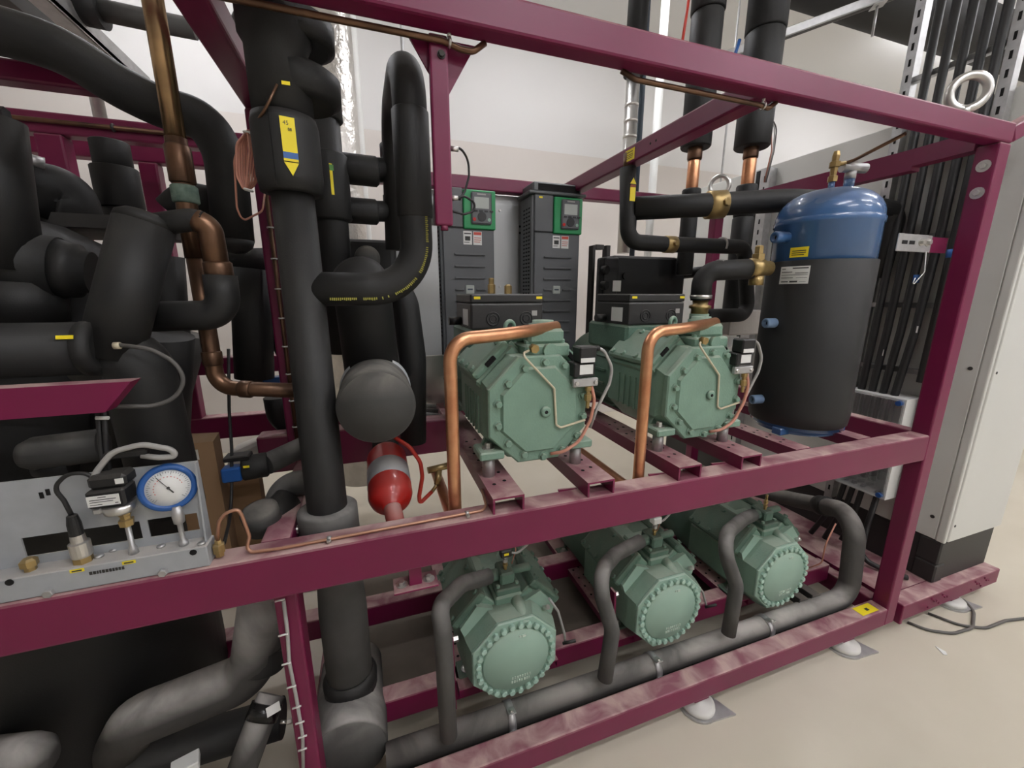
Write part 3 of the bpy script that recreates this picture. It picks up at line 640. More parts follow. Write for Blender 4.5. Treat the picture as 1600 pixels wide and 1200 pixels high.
# ================================================================ lower compressors
def make_lower(label):
    pc = P(806,1028,0.15); OX, OZ = pc.x, pc.z
    c = thing('lower_compressor', label, 'compressor', (OX,0.35,0.207), 'round plate compressors on the lower deck')
    q = lambda x, y, z: (OX+x, y, OZ+z)
    oc = lambda hw, hz, cut: octo(hw, hz, cut, OX, OZ)
    mb = MB(); mb.frustum(oc(0.143,0.143,0.083), oc(0.152,0.146,0.080), 0.160, 0.20); mb.frustum(oc(0.152,0.146,0.080), oc(0.160,0.142,0.075), 0.20, 0.30); mb.prism(oc(0.160,0.142,0.075), 0.30, 0.50, 'y'); mb.build('crankcase','green',c)
    cov = MB(); cov.prism(oc(0.142,0.142,0.083), 0.150, 0.162, 'y', 0.003); cov = cov.build('front_flange','green_l',c)
    dk = MB().lathe([(0.112,0),(0.112,0.005),(0.109,0.009),(0.0,0.009)], q(0,0.150,0), (0,-1,0), 56).build('round_cover','green_l',cov)
    n = 28
    for k in range(n):
        a = 2*PI*(k+0.5)/n; MB().hexbolt(q(0.126*math.cos(a),0.150,0.126*math.sin(a)),(0,-1,0),0.0104,0.012).build('bolt','bolt_g',cov)
    em = MB()
    random.seed(11)
    for row, (zz, x0, x1) in enumerate(((-0.066,-0.016,0.046),(-0.080,-0.018,0.044))):
        x = x0
        while x < x1:
            em.box(q(x,0.1388,zz-0.004),q(x+random.uniform(0.003,0.006),0.141,zz+0.004)); x += 0.0085
    em.box(q(0.008,0.1388,0.086),q(0.014,0.141,0.092)); em.box(q(0.018,0.1388,0.084),q(0.030,0.141,0.092))
    em.build('cast_lettering','cast',dk,kind='stuff')
    # V heads
    for s in (-1, 1):
        mt = Matrix.Translation(V(q(s*0.100,0.345,0.115))) @ Matrix.Rotation(math.radians(46)*s,4,'Y')
        bk = MB(); bk.box((-0.066,-0.110,-0.06),(0.066,0.14,0.030),0.005,mt); bk = bk.build('cylinder_bank','green',c)
        hd = MB(); hd.box((-0.072,-0.118,0.030),(0.072,0.146,0.062),0.010,mt,2); hd = hd.build('cylinder_head','green_d',c)
        for bx in (-0.055, 0.055):
            for by in (-0.095,-0.035,0.03,0.09,0.13): MB().hexbolt(mt @ V((bx,by,0.060)), mt.to_3x3() @ V((0,0,1)), 0.010, 0.010).build('bolt','green_d',hd)
        sk = MB(); sk.prism([(OX+s*0.055,OZ+0.146),(OX+s*0.150,OZ+0.060),(OX+s*0.165,OZ+0.100),(OX+s*0.110,OZ+0.170)], 0.215, 0.240, 'y'); sk.build('bank_gusset','green_l',bk)
    # neck and valve block on top
    nk = MB(); nk.box(q(-0.045,0.225,0.120),q(0.050,0.40,0.172),0.006); nk = nk.build('top_neck','green',c)
    vb = MB(); vb.box(q(-0.040,0.228,0.172),q(0.045,0.330,0.196),0.004); vb.box(q(-0.020,0.245,0.196),q(0.030,0.320,0.240),0.006); vb = vb.build('suction_valve','green_d',c)
    for x in (-0.030, 0.036): MB().hexbolt(q(x,0.245,0.196),(0,0,1),0.007,0.008).build('bolt','green',vb)
    MB().cyl(q(-0.02,0.28,0.218),q(-0.062,0.28,0.218),0.020,18).build('inlet_spigot','green_d',vb)
    MB().cyl(q(0.03,0.28,0.222),q(0.095,0.275,0.226),0.014,16,None,0.003).build('valve_stem','green_d',vb)
    st = MB().cyl(q(0.028,0.235,0.150),q(0.032,0.158,0.120),0.020,20,None,0.003).build('oil_stub','green',c)
    MB().cyl(q(0.032,0.160,0.1208),q(0.0325,0.148,0.117),0.018,6).build('hex_plug','green_l',st)
    MB().cyl(q(0.118,0.20,0.112),q(0.128,0.186,0.125),0.008,10).build('steel_plug','steel',c)
    # small fitting rising from the valve
    ft = MB().lathe([(0.006,0),(0.006,0.012),(0.009,0.014),(0.009,0.022),(0.005,0.023),(0.005,0.028)], q(0.004,0.27,0.240), (0,0,1), 8, False).build('service_fitting','brass',c)
    # motor
    mo = MB(); mo.lathe([(0.13,0.50),(0.146,0.51),(0.146,0.86),(0.13,0.88)], q(0,0,-0.01), (0,1,0), 36); mo.build('motor_housing','green_d',c)
    # feet
    for fx in (-0.140, 0.140):
        for fy in (0.270, 0.74):
            f = MB(); f.box(q(fx-0.030,fy-0.03,-0.142),q(fx+0.030,fy+0.04,-0.116),0.004); f.box(q(fx-(0.030 if fx > 0 else -0.022),fy+0.025,-0.116),q(fx-(0.022 if fx > 0 else -0.030),fy+0.04,-0.03)); f = f.build('foot','green_d',c)
            MB().hexbolt(q(fx,fy,-0.116),(0,0,1),0.011,0.014,0.017).build('bolt','steel',f)
    return c
low1 = make_lower('green round-plate compressor below the middle beam, directly under the copper pipe')
pc1, pc2, pc3 = P(806,1028,0.15), P(1046,955,0.15), P(1222,903,0.15)
low2 = copy_tree(low1); low2.location.x += pc2.x-pc1.x; low2['label'] = 'green round-plate compressor, second of the three on the lower deck'
low3 = copy_tree(low1); low3.location.x += pc3.x-pc1.x; low3['label'] = 'green round-plate compressor on the lower deck, nearest the right post'
ZC = pc1.z
# lower deck rails and stop brackets
for pc in (pc1, pc2, pc3):
    for fx in (-0.140, 0.140):
        rail(pc.x+fx, 0.205-0.028-0.001, 0.20, 1.17, 0.075, 0.028+0.001)
    if pc is not pc3:
        mb = MB(); mb.prism([(0.205,0.13),(0.235,0.13),(0.25,0.40),(0.22,0.40)], pc.x-0.195, pc.x-0.187, 'x'); o = mb.build('stop_plate','burg',rack)
        for yy, zz in ((0.222,0.22),(0.232,0.30)): MB().hexbolt((pc.x-0.195,yy,zz),(-1,0,0),0.011,0.012).build('bolt','dark_steel',rack)
        MB().hexbolt((pc.x-0.187,0.238,0.375),(1,0,0),0.011,0.02).build('bolt','steel',rack)
# ================================================================ suction header
HY, HZ, HR = 0.122, 0.139, 0.040
pB = P(1326,850,0.16)
hd = thing('suction_header', 'long dusty grey insulated pipe along the bottom beam, turning up at the right', 'pipe', (0.9,HY,HZ-HR))
hpath = [(-0.055,HY,HZ),(pB.x,HY,HZ),(pB.x,HY+0.03,P(1326,830,0.16).z+0.09)]
pD = P(1228,778,0.62)
hpath += [(pD.x,pD.y,pD.z),(pD.x-0.30,1.10,pD.z)]
MB().tube(hpath, HR, [0,0.085,0.10,0.2,0], 24, 12).build('pipe_run','ins_h',hd)
def strap(x, parent, up=1):
    MB().lathe([(HR+0.0035,-0.012),(HR+0.0035,0.012)], (x,HY,HZ), (1,0,0), 32).build('strap','galv',parent)
    s = MB(); mt = Matrix.Translation(V((x,HY-0.012,HZ+HR+0.004))) @ Matrix.Rotation(math.radians(-20),4,'X')
    s.box((-0.012,-0.028,-0.002),(0.012,0.030,0.001),0,mt); s = s.build('strap_tab','galv',parent)
    MB().hexbolt(mt @ V((0,-0.018,0.001)), mt.to_3x3() @ V((0,0,1)), 0.006, 0.004, 0.008).build('screw','steel',s)
    MB().box((x-0.012,HY-HR-0.016,HZ-0.012),(x+0.012,HY-HR-0.002,HZ-0.008)).build('strap_foot','galv',parent)
for px, py in ((800,1140),(1028,1045),(1207,965)):
    strap(P(px,py,HY-0.03).x, hd)
# collar where the header returns to the back
d = (V(hpath[3])-V(hpath[2])).normalized(); cpt = V(hpath[2]) + d*0.23
MB().cyl(cpt-d*0.03, cpt+d*0.03, HR+0.008, 24, None, 0.003).build('joint_sleeve','ins',hd)
tag(tube('sensor_wire', [P(1306,818,0.18),P(1290,850,0.17),P(1284,880,0.20),P(1262,888,0.24)], 0.003, 'pink', None, 0.05, 8), 'thin pink wire hanging from the right bend of the grey header', 'wire')
# ---- suction drops
SP = [
 ([(782,903),(722,912),(686,948),(692,985),(701,1150)], 'grey insulated drop pipe in front of the compressor under the copper pipe'),
 ([(1021,851),(962,866),(931,900),(957,985),(945,1060)], 'grey insulated drop pipe before the second lower compressor'),
 ([(1199,806),(1160,812),(1125,842),(1151,915),(1138,990)], 'grey insulated drop pipe before the lower compressor nearest the right post')]
for (pts, lab), pc in zip(SP, (pc1, pc2, pc3)):
    ys = [0.28, 0.24, 0.125, 0.10, 0.085]
    w_ = [P(x, y, yy) for (x, y), yy in zip(pts, ys)]
    w_[0] = V((pc.x-0.050, 0.28, ZC+0.218))
    o = tube('suction_drop', w_, 0.0255, 'ins_m', None, [0,0.09,0.07,0.10,0], 18, 10)
    tag(o, lab, 'pipe', 'insulated suction drops')
# discharge fittings under the middle beam: sensor and wires of the lower compressors
for i, (pc, lab) in enumerate(((pc1,'small black sensor with yellow mark above the lower compressor under the copper pipe'),(pc2,'small white-tagged sensor above the second lower compressor'),(pc3,'small brass-tipped sensor above the lower compressor nearest the post'))):
    x, y, z = pc.x+0.004, 0.27, ZC+0.269
    t = thing('pressure_sensor', lab, 'sensor', (x,y,z))
    MB().lathe([(0.009,0),(0.009,0.012),(0.006,0.013),(0.006,0.022)], (x,y,z), (0,0,1), 8, False).build('body','brass' if i == 2 else 'galv',t)
    if i < 2:
        box('plug', (x-0.018,y-0.014,z+0.022), (x+0.020,y+0.014,z+0.048), 'black' if i == 0 else 'white', t, 0.003)
        if i == 0: plate('yellow_mark', (x,y-0.0142,z+0.036), (0,-1,0), 0.016, 0.008, 'yellow', t)
        tube('cable', [(x+0.005,y+0.01,z+0.030),(x+0.05,y+0.02,z+0.005),(x+0.10,y+0.03,z+0.03),(x+0.095,y+0.05,z+0.12)], 0.004, 'grey_cable', t, 0.03, 8)
        tube('copper_wire', [(x+0.03,y+0.02,z-0.03),(x+0.045,y+0.02,z+0.02),(x+0.03,y+0.03,z+0.10)], 0.002, 'pink', t, 0.02, 6)
    else:
        MB().cyl((x,y,z+0.022),(x,y,z+0.04),0.005,10).build('tip','brass',t)
# probe wires at the right flank of the first and second lower compressor
for pc, a, lab in ((pc1,((858,935),(872,955),(882,990),(883,1002)),'white-tipped probe on the flank of the compressor under the copper pipe'),(pc2,((1082,905),(1098,925),(1102,940),(1104,946)),'white-tipped probe on the flank of the second lower compressor')):
    t = tube('crankcase_probe', [P(x,y,0.20) for x, y in a], 0.0045, 'grey_cable', None, 0.03, 8); tag(t, lab, 'probe')
    e = P(*a[-1],0.20); MB().cyl((e.x-0.01,e.y-0.002,e.z-0.004),(e.x+0.03,e.y-0.02,e.z+0.012),0.0055,8).build('plug','black',t)
# angle brackets on the rail before the third compressor
ab = thing('angle_bracket_pair', 'short black steel angle beside the lower compressor nearest the post', 'bracket', (pc3.x+0.16,0.16,HZ+HR))
for k in range(2):
    x = pc3.x+0.11+0.075*k
    box('angle_web', (x,0.135,HZ+0.02), (x+0.006,0.26,HZ+0.055), 'dark_steel', ab, 0.001); box('angle_foot', (x+0.006,0.135,HZ+HR-0.001), (x+0.055,0.26,HZ+HR+0.004), 'dark_steel', ab, 0.001)
# ================================================================ drives and back panel
def make_drive(x0, x1, yf, label, hood):
    zt = P((820+902)/2,305,yf).z; zb = 1.18
    d = thing('frequency_drive', label, 'drive', ((x0+x1)/2,yf+0.09,zb), 'variable speed drives')
    xc = (x0+x1)/2; wd = x1-x0
    bd = box('body', (x0-0.012,yf+0.012,zb), (x1+0.004,yf+0.165,zt), 'vfd', d, 0.006, 2)
    # side grille
    for k in range(34):
        z = zt-0.05-k*0.018
        if z < zb+0.05: break
        for j in range(3): MB().box((x0-0.0126,yf+0.03+0.034*j,z-0.010),(x0-0.0118,yf+0.052+0.034*j,z-0.003)).build('grille_slot','hole',bd)
    zs = zt-0.165
    fr = box('lower_front', (x0,yf,zb), (x1,yf+0.012,zs-0.004), 'vfd', d, 0.004)
    box('upper_front', (x0,yf,zs), (x0+wd*0.40,yf+0.012,zt), 'vfd', d, 0.004)
    hm = box('keypad_frame', (x0+wd*0.40,yf-0.010,zs-0.006), (x1+0.006,yf+0.012,zt-0.006), 'vfd_g', d, 0.004)
    kx0, kx1 = x0+wd*0.54, x1-wd*0.06
    kp = box('keypad', (kx0,yf-0.020,zs+0.014), (kx1,yf-0.010,zt-0.016), 'vfd', hm, 0.006)
    box('display', (kx0+0.014,yf-0.0215,zt-0.085), (kx1-0.014,yf-0.020,zt-0.038), 'screen', hm)
    MB().cyl(((kx0+kx1)/2,yf-0.020,zs+0.046),((kx0+kx1)/2,yf-0.024,zs+0.046),0.020,24).build('navigation_wheel','black',hm)
    for k, (fx, m) in enumerate(((0.14,'red'),(0.86,'green_l'))): MB().cyl((kx0+(kx1-kx0)*fx,yf-0.020,zs+0.034),(kx0+(kx1-kx0)*fx,yf-0.0225,zs+0.034),0.0075,14).build('key',m,hm)
    for k in range(4): box('soft_key', (kx0+0.012+0.024*k,yf-0.0225,zs+0.066), (kx0+0.028+0.024*k,yf-0.020,zs+0.073), 'black', hm)
    # brand line on the keypad, warning labels, ribs, badge
    box('maker_line', ((kx0+kx1)/2-0.02,yf-0.0208,zt-0.029), ((kx0+kx1)/2+0.02,yf-0.020,zt-0.023), 'grey_cable', hm)
    for k, (m, ink) in enumerate((('white','ink'),('white','ink_r'))):
        xx = xc-0.006+0.046*k
        sticker('warning_label', (xx,yf-0.0004,zs-0.044), (0,-1,0), 0.040, 0.058, m, fr, [(.1,.9,.78,.86),(.2,.8,.3,.62),(.1,.7,.15,.2)] if k == 0 else [(.05,.95,.74,.96),(.1,.9,.5,.55),(.1,.9,.35,.4),(.1,.8,.2,.25)], ink)
    for k in range(9):
        z = zs-0.115-0.052*k
        if k == 3:
            for a, b in ((x0+0.05,xc-0.03),(xc+0.03,x1-0.045)): box('front_rib', (a,yf-0.009,z-0.004), (b,yf,z+0.003), 'vfd', fr, 0.001)
            bg = box('badge', (xc-0.020,yf-0.004,z-0.020), (xc+0.020,yf,z+0.020), 'screen', fr, 0.003)
            box('badge_mark', (xc-0.012,yf-0.0046,z-0.003), (xc+0.012,yf-0.004,z+0.004), 'vfd_b', bg)
        else: box('front_rib', (x0+0.05,yf-0.009,z-0.004), (x1-0.045,yf,z+0.003), 'vfd', fr, 0.001)
    gb = box('gland_plate', (x0-0.008,yf+0.006,zb-0.11), (x1,yf+0.15,zb), 'vfd_b', d, 0.004)
    for k in range(3): MB().cyl((x0-0.0085,yf+0.04+0.04*k,zb-0.05),(x0-0.002,yf+0.04+0.04*k,zb-0.05),0.013,12).build('cable_port','hole',gb)
    if hood:
        plate('yellow_mark', (x0+0.03,yf-0.0004,zt-0.012), (0,-1,0), 0.018, 0.008, 'yellow', d)
        hh = MB(); hh.box((x0-0.03,yf-0.004,zt+0.002),(x1+0.028,yf+0.17,zt+0.016),0.004); hh = hh.build('cover_flange','vfd',d)
        box('top_hood', (x0-0.005,yf+0.01,zt+0.016), (x1+0.005,yf+0.165,zt+0.058), 'vfd', d, 0.006)
        box('hood_opening', (x0+0.02,yf+0.0092,zt+0.022), (x1-0.005,yf+0.010,zt+0.050), 'hole', d)
    return d
yf = 1.02
make_drive(P(692,380,yf).x, P(772,380,yf).x, yf, 'dark grey drive with green keypad frame, half behind the hanging bracket', False)
make_drive(P(835,380,yf).x, P(902,380,yf).x+0.012, yf, 'dark grey drive with a black top hood and green keypad frame', True)
pn = thing('metal_backboard', 'bare sheet metal panel behind the two dark grey drives', 'panel', (0.5,1.24,1.0))
xa, xb = P(662,400,1.19).x, P(838,400,1.19).x
for a, b in ((xa-0.15, P(690,400,1.18).x+0.02), (P(774,400,1.18).x, xb+0.03)):
    o = box('sheet', (a,1.232,1.0), (b,1.238,P(800,303,1.19).z), 'alu', pn, 0.002)
    box('folded_edge', (b-0.004,1.205,1.0), (b,1.232,P(800,303,1.19).z), 'alu', pn)
c0 = P(770,400,1.23)
MB().box((P(810,400,1.23).x,1.2305,1.0),(P(811,400,1.23).x,1.232,P(800,303,1.19).z)).build('seam','galv',pn)
for px, py in ((781,329),(781,448)): p = P(px,py,1.23); MB().hexbolt((p.x,1.232,p.z),(0,-1,0),0.006,0.005).build('screw','steel',pn)
for k in range(4):
    p = P(814+4*(k % 2),354+5*k,1.23); MB().box((p.x-0.012,1.2312,p.z-0.005),(p.x+0.012,1.232,p.z+0.005)).build('vent_slot','hole',pn)
# grey sheet duct / stainless panel left of the first drive
sp = thing('steel_side_sheet', 'tall plain sheet metal cover left of the drives', 'panel', (0.18,0.95,0.94))
a, b = P(645,430,0.95), P(686,430,0.95)
box('front_sheet', (a.x,0.95,P(660,655,0.95).z+0.16), (b.x,0.955,P(670,352,0.95).z), 'alu', sp, 0.002)
box('folded_edge', (b.x-0.004,0.955,P(660,655,0.95).z+0.16), (b.x,1.10,P(670,352,0.95).z), 'alu', sp)
box('lower_sheet', (a.x,0.93,P(660,655,0.95).z-0.05), (b.x+0.06,0.935,P(660,556,0.93).z), 'steel', sp, 0.002)
# brass fittings on the terminal box line
for px, py, nm in ((768,450,'tall'),(794,452,'short')):
    p = P(px,py,0.62); t = MB().lathe([(0.014,-0.02),(0.014,0.012),(0.010,0.014),(0.010,0.034 if nm == 'tall' else 0.016),(0.007,0.036 if nm == 'tall' else 0.018)], (p.x,p.y,p.z), (0,0,1), 6, False).build('brass_fitting','brass')
    tag(t, f'{nm} brass fitting rising behind the terminal box by the drives', 'fitting')
# cable from the hanging bracket to the drive
t = thing('drive_cable', 'thin black cable looping from the hanging bracket to the drive', 'cable', (0.22,0.06,1.6))
tube('lead', pathpx([(705,232,0.06),(720,231,0.08),(732,250,0.10),(733,275,0.10),(726,300,0.10),(718,312,0.09)]), 0.0026, 'cable', t, 0.03, 8)
tube('loop', pathpx([(707,312,0.06),(725,306,0.08),(742,316,0.09),(741,330,0.09),(725,335,0.08),(707,330,0.06)]), 0.0026, 'cable', t, 0.02, 8)
for py in (232, 309): a = P(704,py,0.06); MB().cyl((a.x,a.y,a.z),(a.x+0.016,a.y,a.z),0.005,10).build('plug','steel',t)
# ================================================================ pipework behind / right of the compressors
def pipe(name, label, pts, r, m='ins', bend=0.06, cat='pipe', group=None, n=20):
    o = tube(name, pts, r, m, None, bend, n, 10); tag(o, label, cat, group); return o
# A: oil return: vertical then to the right, then down behind tank
yA = 0.62
rA = RP(12.5, 980, 300, yA)
A = pathpx([(981,262,yA),(981,378,yA),(1045,382,yA),(1163,386,yA),(1168,492,yA+0.02),(1100,494,yA-0.06)])
pa = pipe('liquid_pipe', 'black insulated pipe with orange arrow label, hung below the cross beam', A, rA, 'ins', [0,0.06,0,0.055,0.05,0])
sl = A[0]; MB().cyl(A[0]+V((0,0,-0.01)),A[0]+V((0,0,0.05)),rA*0.6,16).build('copper_end','copper_old',pa)
mb = MB(); c = P(981,300,yA); c = V((c.x, yA-rA-0.0008, c.z)); s_ = 0.012
al = plate('arrow_label', (c.x,c.y,c.z-0.012), (0,-1,0), 0.024, 0.056, 'yellow', pa)
MB().prism([(c.x-0.014,c.z+0.022),(c.x+0.014,c.z+0.022),(c.x,c.z+0.044)], c.y-0.0012, c.y, 'y').build('arrow_head','yellow',al)
MB().box((c.x-0.012,c.y-0.0013,c.z+0.010),(c.x+0.012,c.y,c.z+0.019)).build('arrow_band','stripe_br',al)
pB_ = [P(988,326,yA), P(1110,320,yA-0.10), P(1232,313,0.43), P(1330,316,0.50), P(1392,330,0.46)]
pb = pipe('branch_pipe', 'thick black insulated pipe running from the arrow-labelled pipe behind the blue tank', pB_, RP(17,1060,320,yA-0.05), 'ins', [0,0.3,0.3,0.3,0])
MB().tube([pB_[4]+V((-0.03,0.01,0.002)), pB_[4]+V((0.03,0.0,-0.02)), pB_[4]+V((0.03,0.02,-0.30))], RP(15,1392,330,0.46), 0.05, 20, 8).build('drop_leg','ins',pb)
def clampring(c, ax, r, parent, m='brass', L=0.05):
    ax = V(ax).normalized(); o = MB().lathe([(r*0.98,-L/2),(r*1.12,-L/2+0.004),(r*1.12,L/2-0.004),(r*0.98,L/2)], c, ax, 24).build('brass_coupling',m,parent)
    MB().hexbolt(V(c)+V((0,-r*1.1,0)),(0,-1,0),r*0.34,0.012).build('bolt',m,o); return o
rb_ = RP(17,1060,320,yA-0.05)
clampring(P(1118,320,yA-0.10), pB_[2]-pB_[0], rb_*1.08, pb, 'brass', 0.075)
clampring(P(1046,382,yA), (1,0,0), rA*0.98, pa, 'brass', 0.055)
MB().lathe([(rA*1.08,-0.006),(rA*1.08,0.006)], P(1127,383,yA), (1,0,0), 20).build('hose_clip','steel',pa)
# C, D: risers
def riser(px, label, segs, yy, group='risers with copper joints'):
    t = thing('riser_pipe', label, 'pipe', tuple(P(px[0],px[1],yy)), group)
    for nm, m, hw, a, b in segs:
        a_ = P(a[0],a[1],yy); b_ = P(b[0],b[1],yy); x = (a_.x+b_.x)/2
        r = RP(hw, *a, yy)
        MB().lathe([(r*0.93,0),(r,0.006),(r,(a_.z-b_.z)-0.006),(r*0.93,a_.z-b_.z)], (px[2],yy,b_.z), (0,0,1), 26).build(nm,m,t)
    return t
yC = 0.80
xC = P(1085,250,yC).x
C_ = riser((1080,360,xC), 'black riser with bright copper joint, left of the pair above the second compressor', [('sleeve','ins',27,(1096,-140),(1094,18)),('insulation','ins',24,(1094,18),(1087,232)),('copper_joint','copper_old',11,(1083,228),(1082,250)),('copper_pipe','copper',9,(1082,250),(1080,300)),('collar','ins',14,(1080,296),(1078,308)),('insulation','ins',12.5,(1078,308),(1074,430))], yC)
yD = 0.74
xD = P(1172,250,yD).x
D_ = riser((1168,480,xD), 'black riser with bright copper joint, right of the pair near the blue tank', [('sleeve','ins',31,(1196,-140),(1188,50)),('insulation','ins',28,(1188,50),(1180,170)),('sleeve','ins',26,(1180,166),(1175,232)),('copper_joint','copper_old',11,(1172,228),(1172,248)),('copper_pipe','copper',9.5,(1171,248),(1168,292)),('collar','ins',15,(1168,290),(1166,340)),('insulation','ins',15,(1164,340),(1158,500))], yD)
rc_ = RP(27,1094,18,yC)*0.99; ry = lambda x, cx, r: math.sqrt(max(r*r-(x-cx)**2, 1e-6))
q1 = [P(a_,b_,yC-rc_) for a_, b_ in ((1096,-20),(1090,20),(1084,58))]; q1 = [V((min(p.x,xC+rc_*0.7),yC-ry(p.x,xC,rc_)-0.002,p.z)) for p in q1]
t = tube('temperature_probe', q1, 0.006, 'red_v', C_, 0.05, 8); t['label'] = 'red probe lead'
t = tube('temperature_probe', [V((p.x,yD-ry(p.x,xD,RP(28,1188,50,yD))+0.004,p.z)) for p in (P(1182,44,yD-0.08),P(1175,66,yD-0.08),P(1168,96,yD-0.08))], 0.0075, 'blue_v', D_, 0.05, 8); t['label'] = 'blue probe lead'
for k, (m, dx) in enumerate((('grey_cable',6),('pink',0),('dgrey_cable',9))):
    t = tube('probe_wire', pathpx([(1196+dx*0.5,175,yD-0.06),(1205+dx,200,yD-0.06),(1206+dx*0.4,235,yD-0.06),(1194+dx*0.3,285,yD-0.02)]), 0.003, m, None, 0.05, 6); tag(t, ['grey','pink','dark grey'][k]+' wire beside the copper joint near the blue tank','wire')
# large black duct pipe near the ceiling, to the right
yE = 1.25
r = 0.16; zc_ = P(1300,32,yE-r*0.7).z + r*0.75 + 0.15
t = pipe('overhead_pipe', 'big black insulated pipe under the ceiling at top right', [(xD+0.0,yE,zc_+0.01),(6.0,yE,zc_+0.01)], r, 'ins', 0, n=32)
MB().cyl((xD,yD,zc_+0.12),(xD,yE,zc_+0.12),0.075,24).build('branch','ins',t)
# strut below the ceiling with threaded stub
gs = thing('ceiling_strut', 'galvanised strut channel hung under the ceiling at top right', 'strut', tuple(P(1250,55,1.0)))
a, b = P(1080,108,1.30), P(1440,-26,0.70)
dd = (b-a); mt = frame_axes(a, dd.cross(V((0,0,1))).normalized()); 
mb = MB(); xd = dd.normalized(); yd = V((0,0,1)).cross(xd).normalized(); zd = xd.cross(yd); mt = Matrix((xd,yd,zd)).transposed().to_4x4(); mt.translation = a
mb.box((0,-0.021,-0.021),(dd.length,0.021,0.021),0.004,mt); mb.build('channel','galv',gs)
mb = MB(); mb.box((0.05,-0.012,-0.0225),(dd.length-0.02,0.012,-0.0205),0,mt); mb.build('channel_slot','dark_steel',gs)
p = a + dd*((1381-1080)/360.0); MB().cyl(p-V((0,0,0.02)),p-V((0,0,0.16)),0.006,10).build('threaded_stub','galv',gs)
mb = MB(); mb.box((dd.length*0.836-0.03,-0.03,-0.028),(dd.length*0.836+0.03,0.03,-0.022),0.002,mt); mb.build('strut_plate','galv',gs)
# foil and bare risers further back
t = thing('steel_riser', 'shiny bare steel pipe with black upper sleeve behind the cross beam', 'pipe', tuple(P(988,240,1.6)))
x = P(986,180,1.6).x; r = RP(10,986,180,1.6)
MB().cyl((x,1.6,P(986,245,1.6).z-0.6),(x,1.6,P(986,118,1.6).z),r,20).build('steel_pipe','steel',t)
MB().cyl((x,1.6,P(986,118,1.6).z),(x+0.02,1.6,3.85),r*1.5,20).build('sleeve','ins',t)
for py in (165,190,215): MB().cyl((x,1.6,P(986,py,1.6).z-0.008),(x,1.6,P(986,py,1.6).z+0.008),r*1.08,20).build('joint_ring','foil',t)
x2 = P(1003,150,1.62).x; tag(tube('blue_pipe', [(x2,1.62,1.5),(x2,1.62,3.85)], 0.018, 'vfd_b', None, 0, 14), 'slim blue-grey pipe right beside the shiny bare riser', 'pipe')
x2 = P(1026,200,2.2).x; tag(tube('white_pipe', [(x2,2.2,0.6),(x2,2.2,3.85)], 0.032, 'white', None, 0, 16), 'white vertical pipe against the back wall right of the bare riser', 'pipe')
x2 = P(1150,60,1.9).x; tag(tube('thin_rod', [(x2,1.9,2.0),(x2,1.9,3.85)], 0.008, 'galv', None, 0, 10), 'thin threaded rod between the two black risers', 'rod')
# black bolted pump block behind the second compressor
yb = 0.86
bl = thing('bolted_block', 'black bolted machine block standing behind the second upper compressor', 'machine', tuple(P(1005,460,yb)))
a = P(945,398,yb); b = P(1068,460,yb)
z0 = 0.99
box('block', (a.x+0.05,yb,z0), (b.x,yb+0.16,a.z), 'black', bl, 0.012, 2)
box('flange', (a.x-0.01,yb-0.02,z0), (a.x+0.07,yb+0.04,a.z-0.01), 'black', bl, 0.010, 2)
for k in range(3):
    MB().cyl((a.x-0.012,yb-0.005,a.z-0.07-0.07*k),(a.x+0.0,yb-0.03,a.z-0.07-0.07*k),0.02,14).build('bolt','black',bl)
    MB().cyl((a.x+0.065+0.05*(k % 2),yb-0.001,a.z-0.045-0.05*k),(a.x+0.065+0.05*(k % 2),yb-0.012,a.z-0.045-0.05*k),0.015,14).build('bolt','black',bl)
plate('rating_label', (a.x+0.06,yb-0.0215,P(957,447,yb).z), (0,-1,0), 0.045, 0.05, 'white', bl)
# bent guard frame left of it
gf = thing('guard_frame', 'dark open rectangular frame beside the black bolted block', 'frame', tuple(P(932,455,0.98)))
for lo, hi in (((920,460),(928,384)),((941,460),(951,384))):
    p0 = P(lo[0],lo[1],0.98); p1 = P(hi[0],hi[1],0.98); box('upright', (p0.x,0.96,z0), (p1.x,1.0,p1.z), 'dark_steel', gf, 0.002)
p0 = P(928,390,0.98); p1 = P(941,383,0.98); box('header_bar', (p0.x,0.96,p0.z), (p1.x,1.0,p1.z), 'dark_steel', gf, 0.002)
# E: elbow from the second compressor to the tank valve
cx, cyy, cz = 0.967+0.075, 0.30, 1.34
e0 = P(1093,486,0.36)
sv = thing('suction_elbow', 'black insulated elbow with brass flare between second compressor and tank valve', 'pipe', tuple(e0))
MB().lathe([(0.030,0),(0.030,0.018),(0.038,0.020),(0.038,0.030),(0.026,0.034),(0.028,0.055)], (e0.x,e0.y,e0.z-0.01), (0,0,1), 20).build('brass_flare','brass',sv)
MB().cyl((e0.x,e0.y,e0.z-0.05),(e0.x,e0.y,e0.z-0.01),0.034,20).build('valve_base','green',sv)
rE = RP(15,1097,450,0.36)
MB().tube([V((e0.x,e0.y,e0.z+0.04)), P(1098,424,0.36), P(1176,420,0.285)], rE, 0.055, 20, 10).build('elbow','ins',sv)
MB().lathe([(rE*1.06,0),(rE*1.06,0.014)], (e0.x,e0.y,e0.z+0.045), (0,0,1), 20).build('hose_clip','steel',sv)
MB().lathe([(rE*1.06,-0.008),(rE*1.06,0.008)], P(1124,422,0.34), (1,0,0), 20).build('hose_clip','steel',sv)
vv = thing('tank_valve', 'brass angle valve on the flank of the jacketed tank', 'valve', tuple(P(1186,430,0.28)))
p = P(1184,419,0.28)
MB().lathe([(0.022,-0.04),(0.034,-0.036),(0.034,0.012),(0.026,0.016),(0.026,0.05)], p, (1,-0.1,0), 18).build('valve_body','brass',vv)
